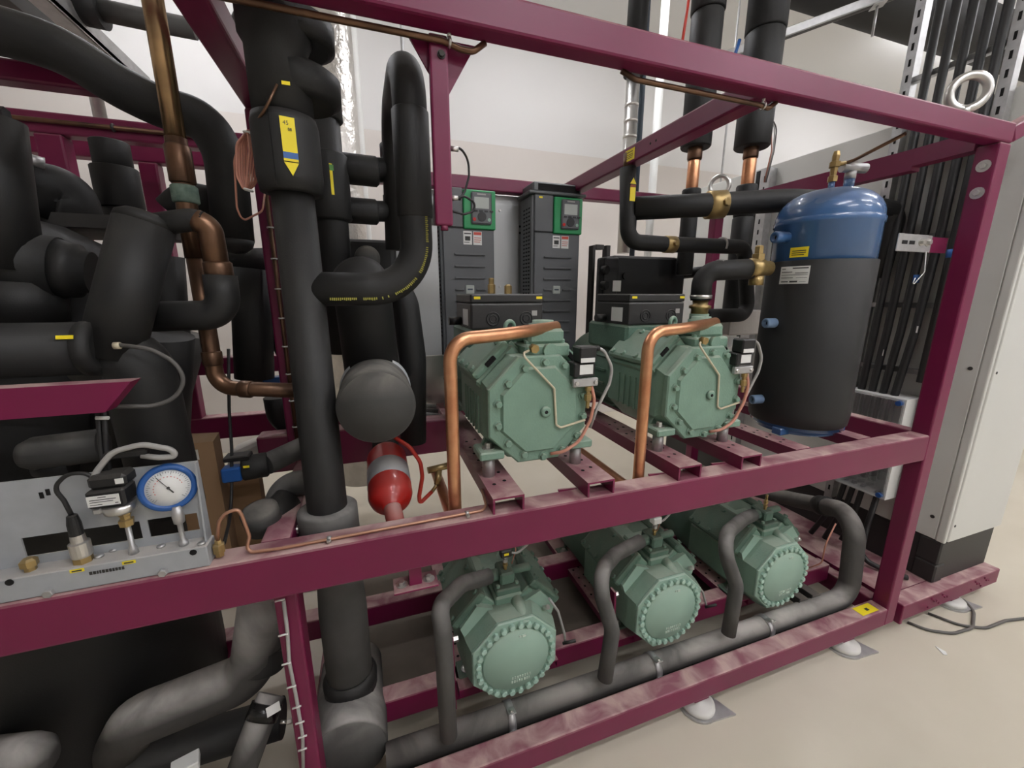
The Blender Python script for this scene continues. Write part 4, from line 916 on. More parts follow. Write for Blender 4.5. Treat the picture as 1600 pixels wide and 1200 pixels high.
MB().lathe([(0.022,0),(0.022,0.02),(0.015,0.022),(0.015,0.045),(0.011,0.05)], p+V((-0.005,0,0.028)), (0,0,1), 6, False).build('valve_cap','brass',vv)
MB().cyl(p+V((0.0,0,-0.06)),p+V((0,0,-0.028)),0.024,16).build('lower_port','brass',vv)
# F: lower link pipe and white carton behind
pipe('link_pipe', 'short black pipe between the bolted block and the suction elbow', pathpx([(1064,428,0.90),(1112,423,0.76)]), 0.026, 'ins', 0.06)
wb = thing('white_carton', 'white film-wrapped carton between second compressor and tank', 'carton', tuple(P(1170,540,0.62)))
a, b = P(1142,486,0.62), P(1200,522,0.62)
box('carton', (a.x,0.62,b.z), (b.x,0.80,a.z), 'paper', wb, 0.006)
box('label', (a.x+0.005,0.618,b.z-0.055), (a.x+0.07,0.6195,b.z-0.005), 'white', wb)
# ================================================================ centre-left pipework
def text(name, s, mt, size, m, parent, th=0.0004):
    cu = bpy.data.curves.new(name,'FONT'); cu.body = s; cu.size = size; cu.extrude = th; cu.align_x = 'CENTER'; cu.align_y = 'CENTER'
    o = bpy.data.objects.new(name, cu); COL.objects.link(o); me = bpy.data.meshes.new_from_object(o); bpy.data.objects.remove(o); bpy.data.curves.remove(cu)
    me.name = name; me.transform(mt); me.materials.clear(); me.materials.append(M[m])
    o = bpy.data.objects.new(name, me); COL.objects.link(o)
    if parent: o.parent = parent; o.location = -wloc(parent)
    return o
def flat(c, n, up=(0,0,1)):
    # text plane: local x right, local y up, local z out
    n = V(n).normalized(); x = V(up).cross(n).normalized(); y = n.cross(x); m = Matrix((x,y,n)).transposed().to_4x4(); m.translation = V(c); return m
MX, MY = -0.139, 0.14
mr = thing('main_riser', 'thick black insulated riser with a yellow arrow label', 'pipe', (MX,MY,0.93))
zsl0, zsl1 = P(455,292,MY-0.07).z, P(455,165,MY-0.07).z
MB().lathe([(0.045,0.80),(0.0455,0.93),(0.0405,zsl0+0.02)], (MX,MY,0), (0,0,1), 36).build('lower_length','ins',mr)
MB().lathe([(0.042,zsl0),(0.058,zsl0+0.002),(0.0615,zsl0+0.03),(0.0615,zsl1-0.015),(0.058,zsl1)], (MX,MY,0), (0,0,1), 36).build('sleeve','ins',mr)
MB().lathe([(0.055,zsl1-0.01),(0.055,1.93),(0.063,1.945),(0.063,2.6)], (MX,MY,0), (0,0,1), 36).build('upper_length','ins',mr)
MB().lathe([(0.042,0.962),(0.058,0.962),(0.068,0.956),(0.069,0.86),(0.045,0.86)], (MX,MY,0), (0,0,1), 36).build('floor_collar','ins_m',mr)
MB().lathe([(0.062,0),(0.078,0.01),(0.080,0.05),(0.064,0.062)], (MX+0.03,MY+0.03,P(487,115,MY).z-0.05), (0,0,1), 28).build('rear_band','ins',mr)
MB().lathe([(0.060,0),(0.074,0.006),(0.076,0.045),(0.062,0.05)], (MX+0.03,MY+0.03,P(487,60,MY).z-0.01), (0,0,1), 28).build('rear_band','ins',mr)
# yellow arrow label on the sleeve, blue band, pencil marks
lz = P(450,180,MY-0.07).z; lz0 = P(452,250,MY-0.07).z; tip = P(456,273,MY-0.07).z
lx = P(450,215,MY-0.07).x; dx = lx-MX
def onpipe(x, r): return MY - math.sqrt(max(r*r-(x-MX)**2, 1e-6))
nrm = V((lx-MX, onpipe(lx,0.0615)-MY, 0)).normalized(); cpt = V((MX,MY,0)) + nrm*0.0625
def lab(zlo, zhi, m, wd=0.025, nm='arrow_label', off=0.0, parent=None):
    return plate(nm, V((cpt.x,cpt.y,(zlo+zhi)/2))+nrm*off, nrm, wd, zhi-zlo, m, parent or mr)
al = lab(lz0, lz, 'yellow'); lab(P(452,246,MY-0.07).z, P(452,236,MY-0.07).z, 'stripe', 0.0252, 'arrow_band', 0.0004, al)
mt_ = frame_axes((cpt.x,cpt.y,0), nrm)
mb = MB(); mb.prism([(-0.0125,lz0-0.002),(0.0125,lz0-0.002),(0.0,tip)], -0.0012, 0, 'y', 0, mt_); mb.build('arrow_head','yellow',al)
for s_, py, dz, sx in (('45',190,0.010,-0.003),('08',200,0.007,0.003)):
    text('handwriting', s_, flat(V((cpt.x,cpt.y,P(450,py,MY-0.07).z))+nrm*0.0016+V((sx,0,0)), nrm), dz, 'ink', al)
plate('yellow_mark', (P(445,126,MY-0.065).x, MY-0.0555, P(445,126,MY-0.065).z), (0,-1,0), 0.014, 0.006, 'yellow', mr)
MB().box((MX-0.018,MY-0.0600,zsl0+0.004),(MX-0.0165,MY-0.056,P(440,150,MY-0.07).z)).build('sleeve_seam','hole',mr)
# lower continuation under the middle beam
lm = thing('lower_riser', 'dusty black riser below the middle beam ending in a big capped elbow', 'pipe', (MX,MY+0.02,0.1))
LY = 0.285; LXc = P(535,940,LY).x; zt_cap = P(548,1126,0.145).z; rcap = 0.110; zcap = zt_cap-rcap
MB().lathe([(0.066,zt_cap-0.06),(0.067,0.55),(0.062,0.65),(0.060,0.86)], (LXc,LY,0), (0,0,1), 32).build('drop','ins_m',lm)
MB().lathe([(0.078,zt_cap-0.03),(0.080,zt_cap+0.01),(0.070,zt_cap+0.03)], (LXc,LY,0), (0,0,1), 28).build('tee_collar','ins',lm)
cx_ = P(541,1150,0.145).x
MB().lathe([(rcap-0.008,-0.003),(rcap-0.001,0.0),(rcap,0.01),(rcap,0.09),(rcap-0.006,0.13),(rcap-0.012,0.30)], (cx_,0.145,zcap), (0,1,0), 44).build('capped_elbow','ins_d',lm)
MB().lathe([(rcap-0.004,0),(rcap-0.006,0.004),(0.0,0.005)], (cx_,0.146,zcap), (0,-1,0), 44).build('end_disc','ins_m',lm)
# second riser with yellow-green flag
R2 = V((P(512,260,0.42).x,0.42,0))
r2 = thing('second_riser', 'black insulated riser with green banded arrow, just behind the main riser', 'pipe', (R2.x,R2.y,1.3))
MB().cyl((R2.x,R2.y,1.30),(R2.x,R2.y,P(505,150,0.42).z),0.040,26).build('insulation','ins',r2)
MB().cyl((R2.x,R2.y,P(505,190,0.42).z),(R2.x,R2.y,P(505,150,0.42).z),0.048,26,None,0.004).build('top_collar','ins',r2)
MB().cyl((R2.x,R2.y,P(505,345,0.42).z),(R2.x,R2.y,P(505,240,0.42).z),0.052,26,None,0.006).build('sleeve','ins',r2)
c = P(516,280,0.37); al = plate('arrow_label', (c.x+0.008,0.372,c.z), (0.5,-1,0), 0.018, 0.075, 'yellow', r2)
plate('arrow_band', (c.x+0.0083,0.3716,c.z+0.028), (0.5,-1,0), 0.0182, 0.014, 'green_y', al)
# U bend
UX, UY, ur = 0.107, 0.14, 0.0365
ztee = P(560,452,UY).z; ztop = P(637,112,UY).z
ub = thing('looped_pipe', 'black insulated pipe with yellow print, leaving the main riser and looping up over the back', 'pipe', (MX+0.1,UY,ztee-ur))
MB().tube([(MX+0.02,UY,ztee),(UX,UY,ztee),(UX,UY,ztop+0.035),(UX-0.010,0.45,ztop+0.035),(UX-0.02,0.47,1.60)], ur, [0,0.105,0.10,0.10,0], 28, 16).build('foam_tube','ins',ub)
MB().cyl((UX,UY,P(640,172,UY).z),(UX,UY,P(640,172,UY).z-0.22),ur+0.003,28,None,0.004).build('overlap_sleeve','ins',ub)
for zz in (1.90,1.84,1.765): MB().cyl((UX-0.012,0.47,zz),(UX-0.012,0.47,zz-0.055),ur+0.006,24,None,0.012).build('rear_bulge','ins',ub)
# yellow print line along the outside of the bend
pr = MB(); rb = 0.105; off = 0.020; yy = UY - math.sqrt(ur*ur-off*off) - 0.0006
cx, cz = UX-rb, ztee+rb
pts = []
x = MX+0.055
while x < cx: pts.append((V((x,yy,ztee-off)), V((1,0,0)))); x += 0.004
for k in range(0,46):
    a = -PI/2 + k/45*PI/2*1.0; pts.append((V((cx+(rb+off)*math.cos(a),yy,cz+(rb+off)*math.sin(a))), V((-math.sin(a),0,math.cos(a)))))
zz = cz
while zz < cz+0.065: pts.append((V((UX+off,yy,zz)), V((0,0,1)))); zz += 0.004
random.seed(5)
for i, (p, t) in enumerate(pts):
    if (i % 17) in (14,15,16) or 24 < i < 34 and i % 3: continue
    u = V((0,-1,0)).cross(t); m_ = Matrix((t, V((0,1,0)), u)).transposed().to_4x4(); m_.translation = p
    h = random.uniform(0.0026,0.0046); pr.box((-0.0013,-0.0004,-h),(0.0013,0.0006,h),0,m_)
pr.build('yellow_print','ink_y',ub,kind='stuff')
# cross stubs between the second riser and the loop
for py, hw, nm in ((268,22,'upper'),(332,19,'lower')):
    a = P(530,py,0.44); b = P(604,py-2,0.47)
    o = thing('cross_stub', f'{nm} of two short black pipes joining the second riser to the loop', 'pipe', tuple(a))
    MB().tube([(R2.x,0.42,a.z),(UX-0.03,0.47,b.z)], RP(hw*0.82,560,py,0.45), 0, 22).build('foam_tube','ins',o)
    m_ = P(562,py-2,0.45); MB().cyl((m_.x-0.05,0.445,m_.z),(m_.x+0.05,0.452,m_.z),RP(hw,560,py,0.45),24,None,0.006).build('cover_sleeve','ins',o)
# capped vessel
cv = thing('capped_cylinder', 'big dark grey insulated cylinder with flat round cap facing out', 'vessel', (-0.006,0.3,1.13))
cp = P(589,636,0.075); rc = RP(60,588,632,0.075)
MB().lathe([(rc-0.012,-0.003),(rc-0.003,0.0),(rc,0.006),(rc,0.165),(rc-0.004,0.168)], (cp.x,0.075,cp.z), (0,1,0), 48).build('end_ring','foam_flat',cv)
MB().lathe([(rc-0.006,0.0),(rc-0.0065,0.004),(0.0,0.006)], (cp.x,0.076,cp.z), (0,-1,0), 48).build('cap_face','foam_flat',cv)
MB().cyl((cp.x,0.24,cp.z),(cp.x,0.75,cp.z),rc-0.010,40).build('shell','ins',cv)
MB().lathe([(rc-0.008,0),(rc+0.004,0.003),(rc+0.004,0.03),(rc-0.006,0.034)], (cp.x,0.25,cp.z), (0,1,0), 48).build('pale_rim','panel',cv)
MB().tube([(cp.x-0.005,0.30,cp.z+0.04),(cp.x-0.015,0.30,ztee+0.01),(cp.x-0.02,0.32,ztee+0.02)], 0.072, 0.10, 28, 10).build('neck','ins',cv)
sd = P(637,500,0.42)
t = tube('side_drop', [P(600,430,0.48),P(632,470,0.45),P(645,560,0.45),P(646,690,0.45)], 0.042, 'ins', None, [0,0.08,0.3,0], 24); tag(t, 'black insulated pipe descending right behind the capped cylinder', 'pipe')
e = P(574,402,0.36); t = MB().lathe([(0.0,-0.012),(0.020,-0.010),(0.030,-0.002),(0.034,0.012),(0.034,0.16)], (e.x,e.y,e.z), (0,1,-0.1), 26).build('rounded_stub','foam_flat'); tag(t, 'rounded grey foam pipe end above the looped pipe elbow', 'pipe')
a = P(548,372,0.62); b = P(622,430,0.62); t = MB().box((a.x-0.05,0.62,b.z),(b.x,0.76,a.z),0.02,None,3).build('black_manifold_block','ins'); tag(t, 'dark insulated block behind the looped pipe', 'insulated block')
# red filter drier
F_, B_ = P(611,782,0.20), P(604,712,0.42)
ax = (B_-F_).normalized(); rr = 0.060
fd = thing('filter_drier', 'red cylindrical filter drier with a silver label band', 'filter', tuple(F_))
L_ = (B_-F_).length
prof = [(0.022,-0.035),(0.026,-0.022),(0.042,-0.012),(0.054,0.004),(rr,0.022),(rr,L_-0.02),(0.052,L_),(0.036,L_+0.02),(0.030,L_+0.03)]
MB().lathe(prof, F_, ax, 40).build('shell','red',fd)
MB().lathe([(rr+0.0008,0.060),(rr+0.0008,0.135)], F_, ax, 40).build('label_band','panel',fd)
MB().tube([F_+ax*-0.02, F_-ax*0.055+V((0.004,0,-0.004)), F_-ax*0.075+V((0.012,0.0,-0.05))], 0.023, 0.03, 20, 8).build('front_stub','red_d',fd)
MB().cyl(F_+ax*(L_+0.02), F_+ax*(L_+0.16), 0.042, 24).build('rear_neck','ins',fd)
rh = thing('red_hose', 'thin red charging hose hanging beside the red filter', 'hose', tuple(P(657,787,0.30)))
MB().tube(pathpx([(616,683,0.34),(640,698,0.32),(657,722,0.31),(660,745,0.30),(655,775,0.30),(656,787,0.30),(675,768,0.31)]), 0.0062, [0,0.05,0.06,0.05,0.012,0.006,0], 10, 8).build('hose','red_v',rh)
a, b = P(675,768,0.31), P(683,757,0.31); MB().cyl(a,b,0.0058,10).build('crimp','brass',rh); b2 = P(686,735,0.33); MB().cyl(b,b2,0.010,8).build('brass_tee','brass',rh); MB().cyl(b2+V((-0.035,0,0.005)),b2+V((0.05,0.01,0.01)),0.011,8).build('brass_body','brass',rh)
# grey service lines on the back floor between
for k in range(4):
    y = 0.72+0.05*k
    t = tube('service_line', [(0.02,y,0.955+0.006*k),(0.12,y,0.985+0.006*k),(0.235,y+0.01,0.96+0.006*k)], 0.012, 'galv' if k % 2 else 'dgrey_cable', None, 0.2, 10); tag(t, ['nearest','second','third','farthest'][k]+' of the grey service lines lying behind the red filter', 'pipe', 'service lines behind the filter')
# ================================================================ far left: vessel, pipes
vs_ = thing('insulated_vessel', 'large black insulated upright vessel at the left behind the gauge panel', 'vessel', (-0.86,0.52,0.16))
MB().lathe([(0.25,0.16),(0.285,0.20),(0.285,1.45),(0.25,1.56),(0.12,1.64),(0.05,1.66)], (-0.86,0.55,0), (0,0,1), 48).build('jacket','ins',vs_)
mb = MB(); mb.prism([(-1.25,0.60),(-0.62,0.60),(-0.58,0.92),(-1.25,0.92)], 1.645, 1.68, 'z'); mb.build('top_plate','ins_d',vs_)
a = P(132,690,0.25); s = MB().lathe([(0.026,-0.07),(0.036,-0.05),(0.036,0.06)], P(105,702,0.235), (0.97,0.1,0.03), 24).build('side_nozzle','ins_m',vs_)
MB().lathe([(0.018,-0.02),(0.026,0.0),(0.026,0.04)], P(75,730,0.235), (0.97,0.1,0.03), 20).build('side_nozzle','ins',vs_)
MB().tube([P(222,690,0.42),P(226,520,0.40)], 0.10, 0, 30).build('rear_column','ins',vs_)
# label pipe
rp_ = 0.050
lp = thing('label_pipe', 'horizontal black insulated pipe with a small yellow mark, at far left', 'pipe', (-0.8,0.14,1.32))
q0 = P(150,545,0.12); MB().tube([(-1.3,0.13,q0.z+0.004),(q0.x-0.012,0.13,q0.z)], rp_, 0, 28).build('foam_tube','ins',lp)
MB().lathe([(rp_-0.004,-0.012),(rp_+0.002,-0.008),(rp_+0.002,0.012),(rp_-0.01,0.016)], (q0.x-0.01,0.13,q0.z), (1,0,0), 28).build('end_collar','ins',lp)
c = P(102,527,0.085); plate('yellow_mark', (c.x,0.0835,c.z), (0,-1,0.35), 0.024, 0.007, 'yellow', lp, up=(0,0,1))
MB().tube([(q0.x-0.05,0.17,q0.z-0.02),(q0.x+0.035,0.17,q0.z-0.02),(q0.x+0.045,0.17,1.0)], 0.060, 0.04, 26, 8).build('down_leg','ins',lp)
# inclined pipe with crossover
ip = thing('inclined_pipe', 'black insulated pipe rising at a slant towards the copper crossover', 'pipe', tuple(P(178,545,0.16)))
MB().tube([P(172,560,0.15),P(226,352,0.20)], 0.050, 0, 28).build('foam_tube','ins',ip)
e = P(226,352,0.20); MB().lathe([(0.050,0),(0.048,0.012),(0.036,0.022),(0.0,0.026)], e, (P(226,352,0.20)-P(172,560,0.15)), 28).build('rounded_end','ins',ip)
MB().tube(pathpx([(238,352,0.20),(300,343,0.20),(318,348,0.20)]), RP(17,270,345,0.20), 0.05, 22, 6).build('crossover','ins',ip)
MB().tube(pathpx([(306,344,0.20),(328,355,0.20),(344,440,0.21)]), RP(17,330,380,0.20), 0.05, 22, 10).build('copper_elbow','copper_old',ip)
a, b = P(339,408,0.205), P(345,440,0.21); MB().cyl(a,b,RP(19.5,340,425,0.20),22,None,0.004).build('copper_socket','copper_old',ip)
MB().tube(pathpx([(344,430,0.21),(352,492,0.21),(226,495,0.23)]), RP(23,300,490,0.21), 0.055, 24, 12).build('return_elbow','ins',ip)
# left tee
tp = thing('left_tee', 'stubby black insulated tee at the left edge above the marked pipe', 'pipe', tuple(P(40,420,0.30)))
a = P(-60,400,0.28); b = P(95,420,0.30)
MB().tube([a, b], RP(48,60,420,0.30), 0, 28).build('tee_body','ins',tp)
MB().lathe([(RP(46,60,420,0.30),0),(RP(42,60,420,0.30),0.03),(RP(33,60,420,0.30),0.034),(RP(33,60,420,0.30),0.05)], b, (b-a), 28).build('tee_end','ins',tp)
MB().tube([P(5,420,0.27),P(-30,180,0.27)], RP(46,0,300,0.27), 0, 26).build('tee_riser','ins',tp)
MB().tube([P(30,440,0.29),P(40,500,0.29)], RP(50,60,420,0.30), 0, 26).build('tee_leg','ins',tp)
# sweeping top pipe
sw_ = pathpx([(-90,30,0.43),(0,48,0.43),(95,76,0.43),(185,135,0.43),(255,170,0.43),(318,186,0.43),(352,240,0.43),(366,375,0.43)])
tp2 = tube('sweeping_pipe', sw_, 0.046, 'ins', None, [0,0.3,0.3,0.3,0.3,0.07,0.2,0], 26, 8); tag(tp2, 'black insulated pipe sweeping across the top left and bending down', 'pipe')
MB().lathe([(0.046,0),(0.040,0.018),(0.022,0.032),(0.0,0.036)], sw_[-1], sw_[-1]-sw_[-2], 24).build('rounded_end','ins',tp2)
# copper riser
cr = thing('copper_riser', 'tarnished copper riser with heat marks turning right at the bottom', 'copper pipe', (-0.378,0.30,1.25))
cxr = -0.378
MB().cyl((cxr,0.30,P(265,215,0.30).z),(cxr,0.30,2.5),0.0190,24).build('tinted_length','copper_mark',cr)
MB().cyl((cxr,0.30,1.55),(cxr,0.30,P(265,215,0.30).z),0.0205,24).build('upper_length','copper_old',cr)
MB().lathe([(0.0205,0),(0.0245,0.004),(0.0245,0.075),(0.0205,0.08)], (cxr,0.30,P(283,288,0.30).z), (0,0,1), 24).build('socket','copper_old',cr)
MB().cyl((cxr,0.30,P(285,318,0.30).z),(cxr,0.30,P(283,290,0.30).z),0.0255,24,None,0.003).build('verdigris_joint','verdigris',cr)
zb_ = P(340,606,0.30).z
ebx = P(470,612,0.24)
MB().tube([(cxr,0.30,1.70),(cxr,0.30,zb_),(ebx.x+0.02,0.24,ebx.z)], 0.0185, [0,0.045,0], 22, 12).build('lower_length','copper_old',cr)
MB().cyl((cxr,0.30,1.30),(cxr,0.30,1.335),0.0215,22,None,0.003).build('socket','copper_old',cr)
g = V((ebx.x,0.24,ebx.z)); h = V((cxr,0.30,zb_)); d = (g-h).normalized(); MB().cyl(h+d*0.055,h+d*0.085,0.0215,22,None,0.003).build('socket','copper_old',cr)
# background black pipes
def bg(name, lab_, pts, r, m='ins', bend=0.06): t = tube(name, pts, r, m, None, bend, 20, 8); tag(t, lab_, 'pipe'); return t
t = thing('stepped_riser', 'black stepped riser hanging from the rear beam at upper left', 'pipe', tuple(P(178,285,0.78)))
xs = P(178,260,0.78).x
for z0_, z1_, r_ in ((P(178,262,0.78).z,P(178,222,0.78).z,0.046),(P(178,325,0.78).z,P(178,262,0.78).z,0.056),(1.45,P(178,325,0.78).z,0.048)): MB().cyl((xs,0.78,z0_),(xs,0.78,z1_),r_,26,None,0.003).build('insulation','ins',t)
bg('rear_elbow', 'black rounded elbow behind the stepped riser', [P(45,330,0.62),P(60,285,0.62),P(110,300,0.66),P(125,360,0.66)], 0.055, 'ins', 0.05)
bg('rear_link', 'black pipe behind the copper riser, level with its green joint', [P(268,330,0.55),P(292,308,0.55),P(350,318,0.55)], 0.040, 'ins', 0.05)
bg('rear_column', 'black upright pipe seen left of the copper riser', [P(258,400,0.62),P(275,600,0.62)], 0.045)
bg('rear_brace', 'slanting dark pipe below the return elbow', [P(290,520,0.75),P(258,640,0.75)], 0.060, 'ins_m')
bg('rear_crossing', 'short level black pipe running to the burgundy inner post', [P(345,412,0.66),P(425,410,0.66)], 0.044)
bg('valve_column', 'black upright valve column left of the inner post', [P(392,420,0.60),P(398,590,0.60)], 0.055)
bg('valve_branch', 'black elbow hugging the inner post', [P(425,455,0.66),P(432,520,0.66),P(450,555,0.66)], 0.032)
bg('lower_elbow', 'black elbow below the blue actuator by the inner post', [P(432,620,0.66),P(438,655,0.66),P(470,668,0.66)], 0.040)
t = thing('blue_actuator', 'small blue actuator beside the inner post', 'actuator', tuple(P(425,597,0.62)))
c = P(427,597,0.62); MB().box(c+V((-0.026,-0.02,-0.018)),c+V((0.026,0.02,0.018)),0.004).build('body','blue_v',t); MB().cyl(c+V((-0.026,0,0)),c+V((-0.06,0,0)),0.008,10).build('stem','dark_steel',t)
t = thing('blue_handle_valve', 'violet-blue valve handle with grey body at the far left', 'valve', tuple(P(25,240,0.50)))
c = P(22,240,0.50); MB().box(c+V((-0.022,-0.015,-0.025)),c+V((0.014,0.015,0.020)),0.004).build('handle','violet',t); d0 = P(32,246,0.5); d1 = P(70,256,0.52); MB().cyl(d0,d1,0.014,14).build('body','galv',t); MB().cyl(c+V((0,0,0.02)),c+V((0,0,0.05)),0.007,10).build('stem','steel',t)
MB().box(P(-30,235,0.5)-V((0,0,0.02)),P(20,170,0.52),0.01).build('black_cover','black',t)
# ceiling strut and black-brown pipe at top left
gs = thing('galvanised_channel', 'galvanised channel running back along the top left', 'strut', (-0.75,1.0,2.28))
box('channel', (-0.86,0.35,2.28), (-0.80,1.42,2.30), 'galv', gs, 0.003); box('channel_web', (-0.806,0.35,2.28), (-0.80,1.42,2.34), 'galv', gs)
tag(box('dark_tray_edge', (-0.99,0.35,2.30), (-0.93,1.42,2.36), 'dark_steel'), 'dark tray edge beside the galvanised channel at top left', 'tray')
t = bg('brown_pipe', 'dull brown pipe crossing behind the copper riser near the top', [P(150,14,1.0),P(225,30,1.0),P(305,46,1.0)], 0.030, 'ins_m'); MB().cyl(P(120,5,1.0),P(160,14,1.0),0.055,20).build('end_collar','ins',t)
bg('grey_conduit', 'thin grey conduit behind the main riser near the top', [P(352,66,0.50),V((MX+0.0,MY+0.02,P(352,66,0.50).z-0.01))], 0.012, 'dgrey_cable')
# foil duct and white wall pipe
fx = P(515,150,1.75); t = MB().cyl((fx.x,1.75,0.3),(fx.x,1.75,3.85),0.135,30).build('foil_duct','foil'); tag(t, 'foil-wrapped vertical duct behind the main riser', 'duct')
x = P(556,150,1.85).x; tag(tube('white_conduit', [(x,1.95,0.3),(x,1.95,3.85)], 0.03, 'white', None, 0, 14), 'white conduit right beside the foil-wrapped duct', 'conduit')
x = P(628,60,1.75).x; tag(tube('hanger_rod', [(x,1.75,1.9),(x,1.75,3.85)], 0.01, 'galv', None, 0, 8), 'thin hanger rod above the looped pipe', 'rod')
x = P(154,170,1.4).x; tag(tube('hanger_rod', [(x,1.4,2.0),(x,1.4,3.85)], 0.022, 'galv', None, 0, 12), 'grey hanger post above the stepped riser', 'rod')
# copper tubes clipped below the beams
def clip(c, parent, m='steel'): MB().ring(c, (1,0,0), 0.0075, 0.003, 16, 6).build('clip',m,parent); MB().cyl(V(c)+V((0,0,0.008)),V(c)+V((0,0,0.02)),0.004,8).build('clip_screw',m,parent)
t = tube('control_tube', [(-1.2,0.04,1.946),(0.165,0.040,1.946),(0.20,0.040,1.938),(0.225,0.040,1.938),(0.25,0.042,1.958)], 0.0058, 'copper_old', None, 0.02, 10); tag(t, 'thin copper tube clipped under the top beam at the left', 'copper tube'); clip((0.178,0.040,1.946), t)
t = tube('control_tube', [(0.565,0.040,1.958),(0.60,0.036,1.944),(0.975,0.038,1.944),(1.01,0.038,1.940),(1.035,0.040,1.958)], 0.0058, 'copper_old', None, 0.02, 10); tag(t, 'thin copper tube clipped under the top beam at the cross beam', 'copper tube'); clip((0.99,0.038,1.944), t)
t = tube('control_tube', [(-1.5,0.922,1.992),(-0.40,0.922,1.992)], 0.007, 'copper_old', None, 0, 10); tag(t, 'thin copper tube clipped along the inner beam at upper left', 'copper tube'); p_ = P(176,197,0.92); MB().ring((p_.x,0.922,1.992),(1,0,0),0.009,0.004,16,6).build('clip','dark_steel',t)
# pink wire coil on the riser
wc = thing('wire_coil', 'bundle of salmon pink wire tied beside the main riser', 'wire', tuple(P(388,290,0.20)))
for k in range(5):
    o = (k-2)*4
    pts = pathpx([(389+o*0.3,203,0.18+0.006*k),(398+o,235,0.18+0.006*k),(393+o,285,0.18+0.006*k),(385+o*0.3,300,0.18+0.006*k),(378+o,275,0.19+0.006*k),(377+o,225,0.19+0.006*k),(388+o*0.3,206,0.19+0.006*k)])
    MB().tube(pts, 0.0022, 0.03, 6, 5).build('loop','pink',wc)
for py in (208, 297): p_ = P(388,py,0.185); MB().ring(p_, (0.2,0,1), 0.008, 0.002, 16, 6).build('tie','white',wc)
MB().tube(pathpx([(433,132,0.078),(415,170,0.072),(392,203,0.12)]), 0.0026, 0.03, 8).build('lead','copper_old',wc)
MB().tube(pathpx([(378,215,0.20),(366,250,0.22),(370,325,0.24),(379,346,0.25),(410,330,0.30),(414,300,0.35)]), 0.0022, 0.04, 8).build('tail','pink',wc)
# copper tube and white ties up the inner post, silver cable on the lower post
pt = thing('post_tube', 'copper tube tied to the inner burgundy post with white ties', 'copper tube', (-0.258,0.515,1.0))
MB().tube([(-0.258,0.516,1.02),(-0.258,0.516,1.74)], 0.006, 0, 8).build('tube','copper_old',pt)
for k in range(8): MB().ring((-0.258,0.516,1.06+0.085*k),(0,0,1),0.008,0.0022,14,6).build('tie','white',pt)
pc = thing('post_cable', 'silver cable tied down the lower left post with white ties', 'cable', (-0.235,0.06,0.2))
pts = pathpx([(443,938,0.058),(449,985,0.058),(452,1035,0.058),(463,1090,0.058),(473,1150,0.058),(474,1215,0.058)])
MB().tube(pts, 0.0042, 0.1, 8).build('cable','grey_cable',pc)
for px, py in ((439,938),(444,992),(449,1037),(457,1073),(465,1105),(470,1129),(474,1151),(474,1171)):
    c = P(px,py,0.055); MB().cyl(c+V((-0.012,0,0)),c+V((0.008,0,0.001)),0.0022,6).build('tie','white',pc)
# ---------------------------------------------------------------- gauge panel
gp = thing('instrument_panel', 'grey sheet metal instrument panel with slots on the middle beam at left', 'panel', (-0.7,0.03,0.94))
PY = 0.045; PXR = -0.347
ZP0, ZP1 = 0.985, P(310,720,PY).z
sl_ = [(P(32,840,PY).x, P(221,830,PY).x, P(140,872,PY).z+0.006, P(140,826,PY).z), (P(231,820,PY).x, P(310,815,PY).x, P(270,832,PY).z, P(270,806,PY).z)]
pbm = MB(); zs0 = 1.002; zs1 = 1.040
xs_ = [-1.3, sl_[0][0], sl_[0][1], sl_[1][0], sl_[1][1], PXR]
pbm.box((-1.3,PY,zs1),(PXR,PY+0.003,ZP1)); pbm.box((-1.3,PY,ZP0-0.04),(PXR,PY+0.003,zs0))
for a, b in ((xs_[0],xs_[1]),(xs_[2],xs_[3]),(xs_[4],xs_[5])): pbm.box((a,PY,zs0),(b,PY+0.003,zs1))
bmesh.ops.remove_doubles(pbm.bm, verts=pbm.bm.verts[:], dist=0.0001)
pbm.build('back_plate','panel',gp)
MB().prism([(PY,ZP0),(PY,ZP1),(PY-0.008,ZP1-0.002),(PY-0.024,ZP0)], PXR-0.003, PXR, 'x').build('end_flange','panel',gp)
box('base_tray', (-1.3,0.006,0.941), (PXR+0.004,PY+0.003,ZP0), 'panel', gp, 0.0015)
for x in (-1.0,): pass
for px, py in ((65,826),(75,822)): 
    c = P(px,774+ (0 if px == 65 else -5),PY); MB().box((c.x-0.003,PY-0.0006,c.z-0.006),(c.x+0.003,PY,c.z+0.006)).build('slot','hole',gp)
for px, py, nm in ((15,910,'hole'),(302,863,'hole')): c = P(px,py,0.006); MB().cyl((c.x,0.0066,c.z),(c.x,0.005,c.z),0.006,12).build('rivet_hole','hole',gp)
for px, py in ((78,925),(256,893)): c = P(px,py,0.006); MB().hexbolt((c.x,0.006,c.z),(0,-1,0),0.008,0.008).build('bolt','galv',gp)
for px, py in ((178,860),(155,870),(252,854),(315,850)): c = PZ(px,py,ZP0); MB().lathe([(0.007,0),(0.007,0.003),(0.004,0.005)], (c.x,c.y,ZP0), (0,0,1), 14).build('screw','galv',gp)
for px, py in ((121,891),(202,878)):
    c = P(px,py,0.006); o = plate('yellow_mark', (c.x,0.0055,c.z), (0,-1,0), 0.020, 0.006, 'yellow', gp); MB().box((c.x-0.007,0.0036,c.z-0.0012),(c.x+0.007,0.0043,c.z+0.0012)).build('print','ink',o)
lt = MB(); random.seed(2)
a = P(140,896,0.006); b = P(196,887,0.006); x = a.x
while x < b.x: w2 = random.uniform(0.002,0.004); lt.box((x,0.0048,a.z-0.003),(x+w2,0.006,a.z+0.003)); x += w2+0.0016
lt.build('stamped_lettering','dark_steel',gp,kind='stuff')
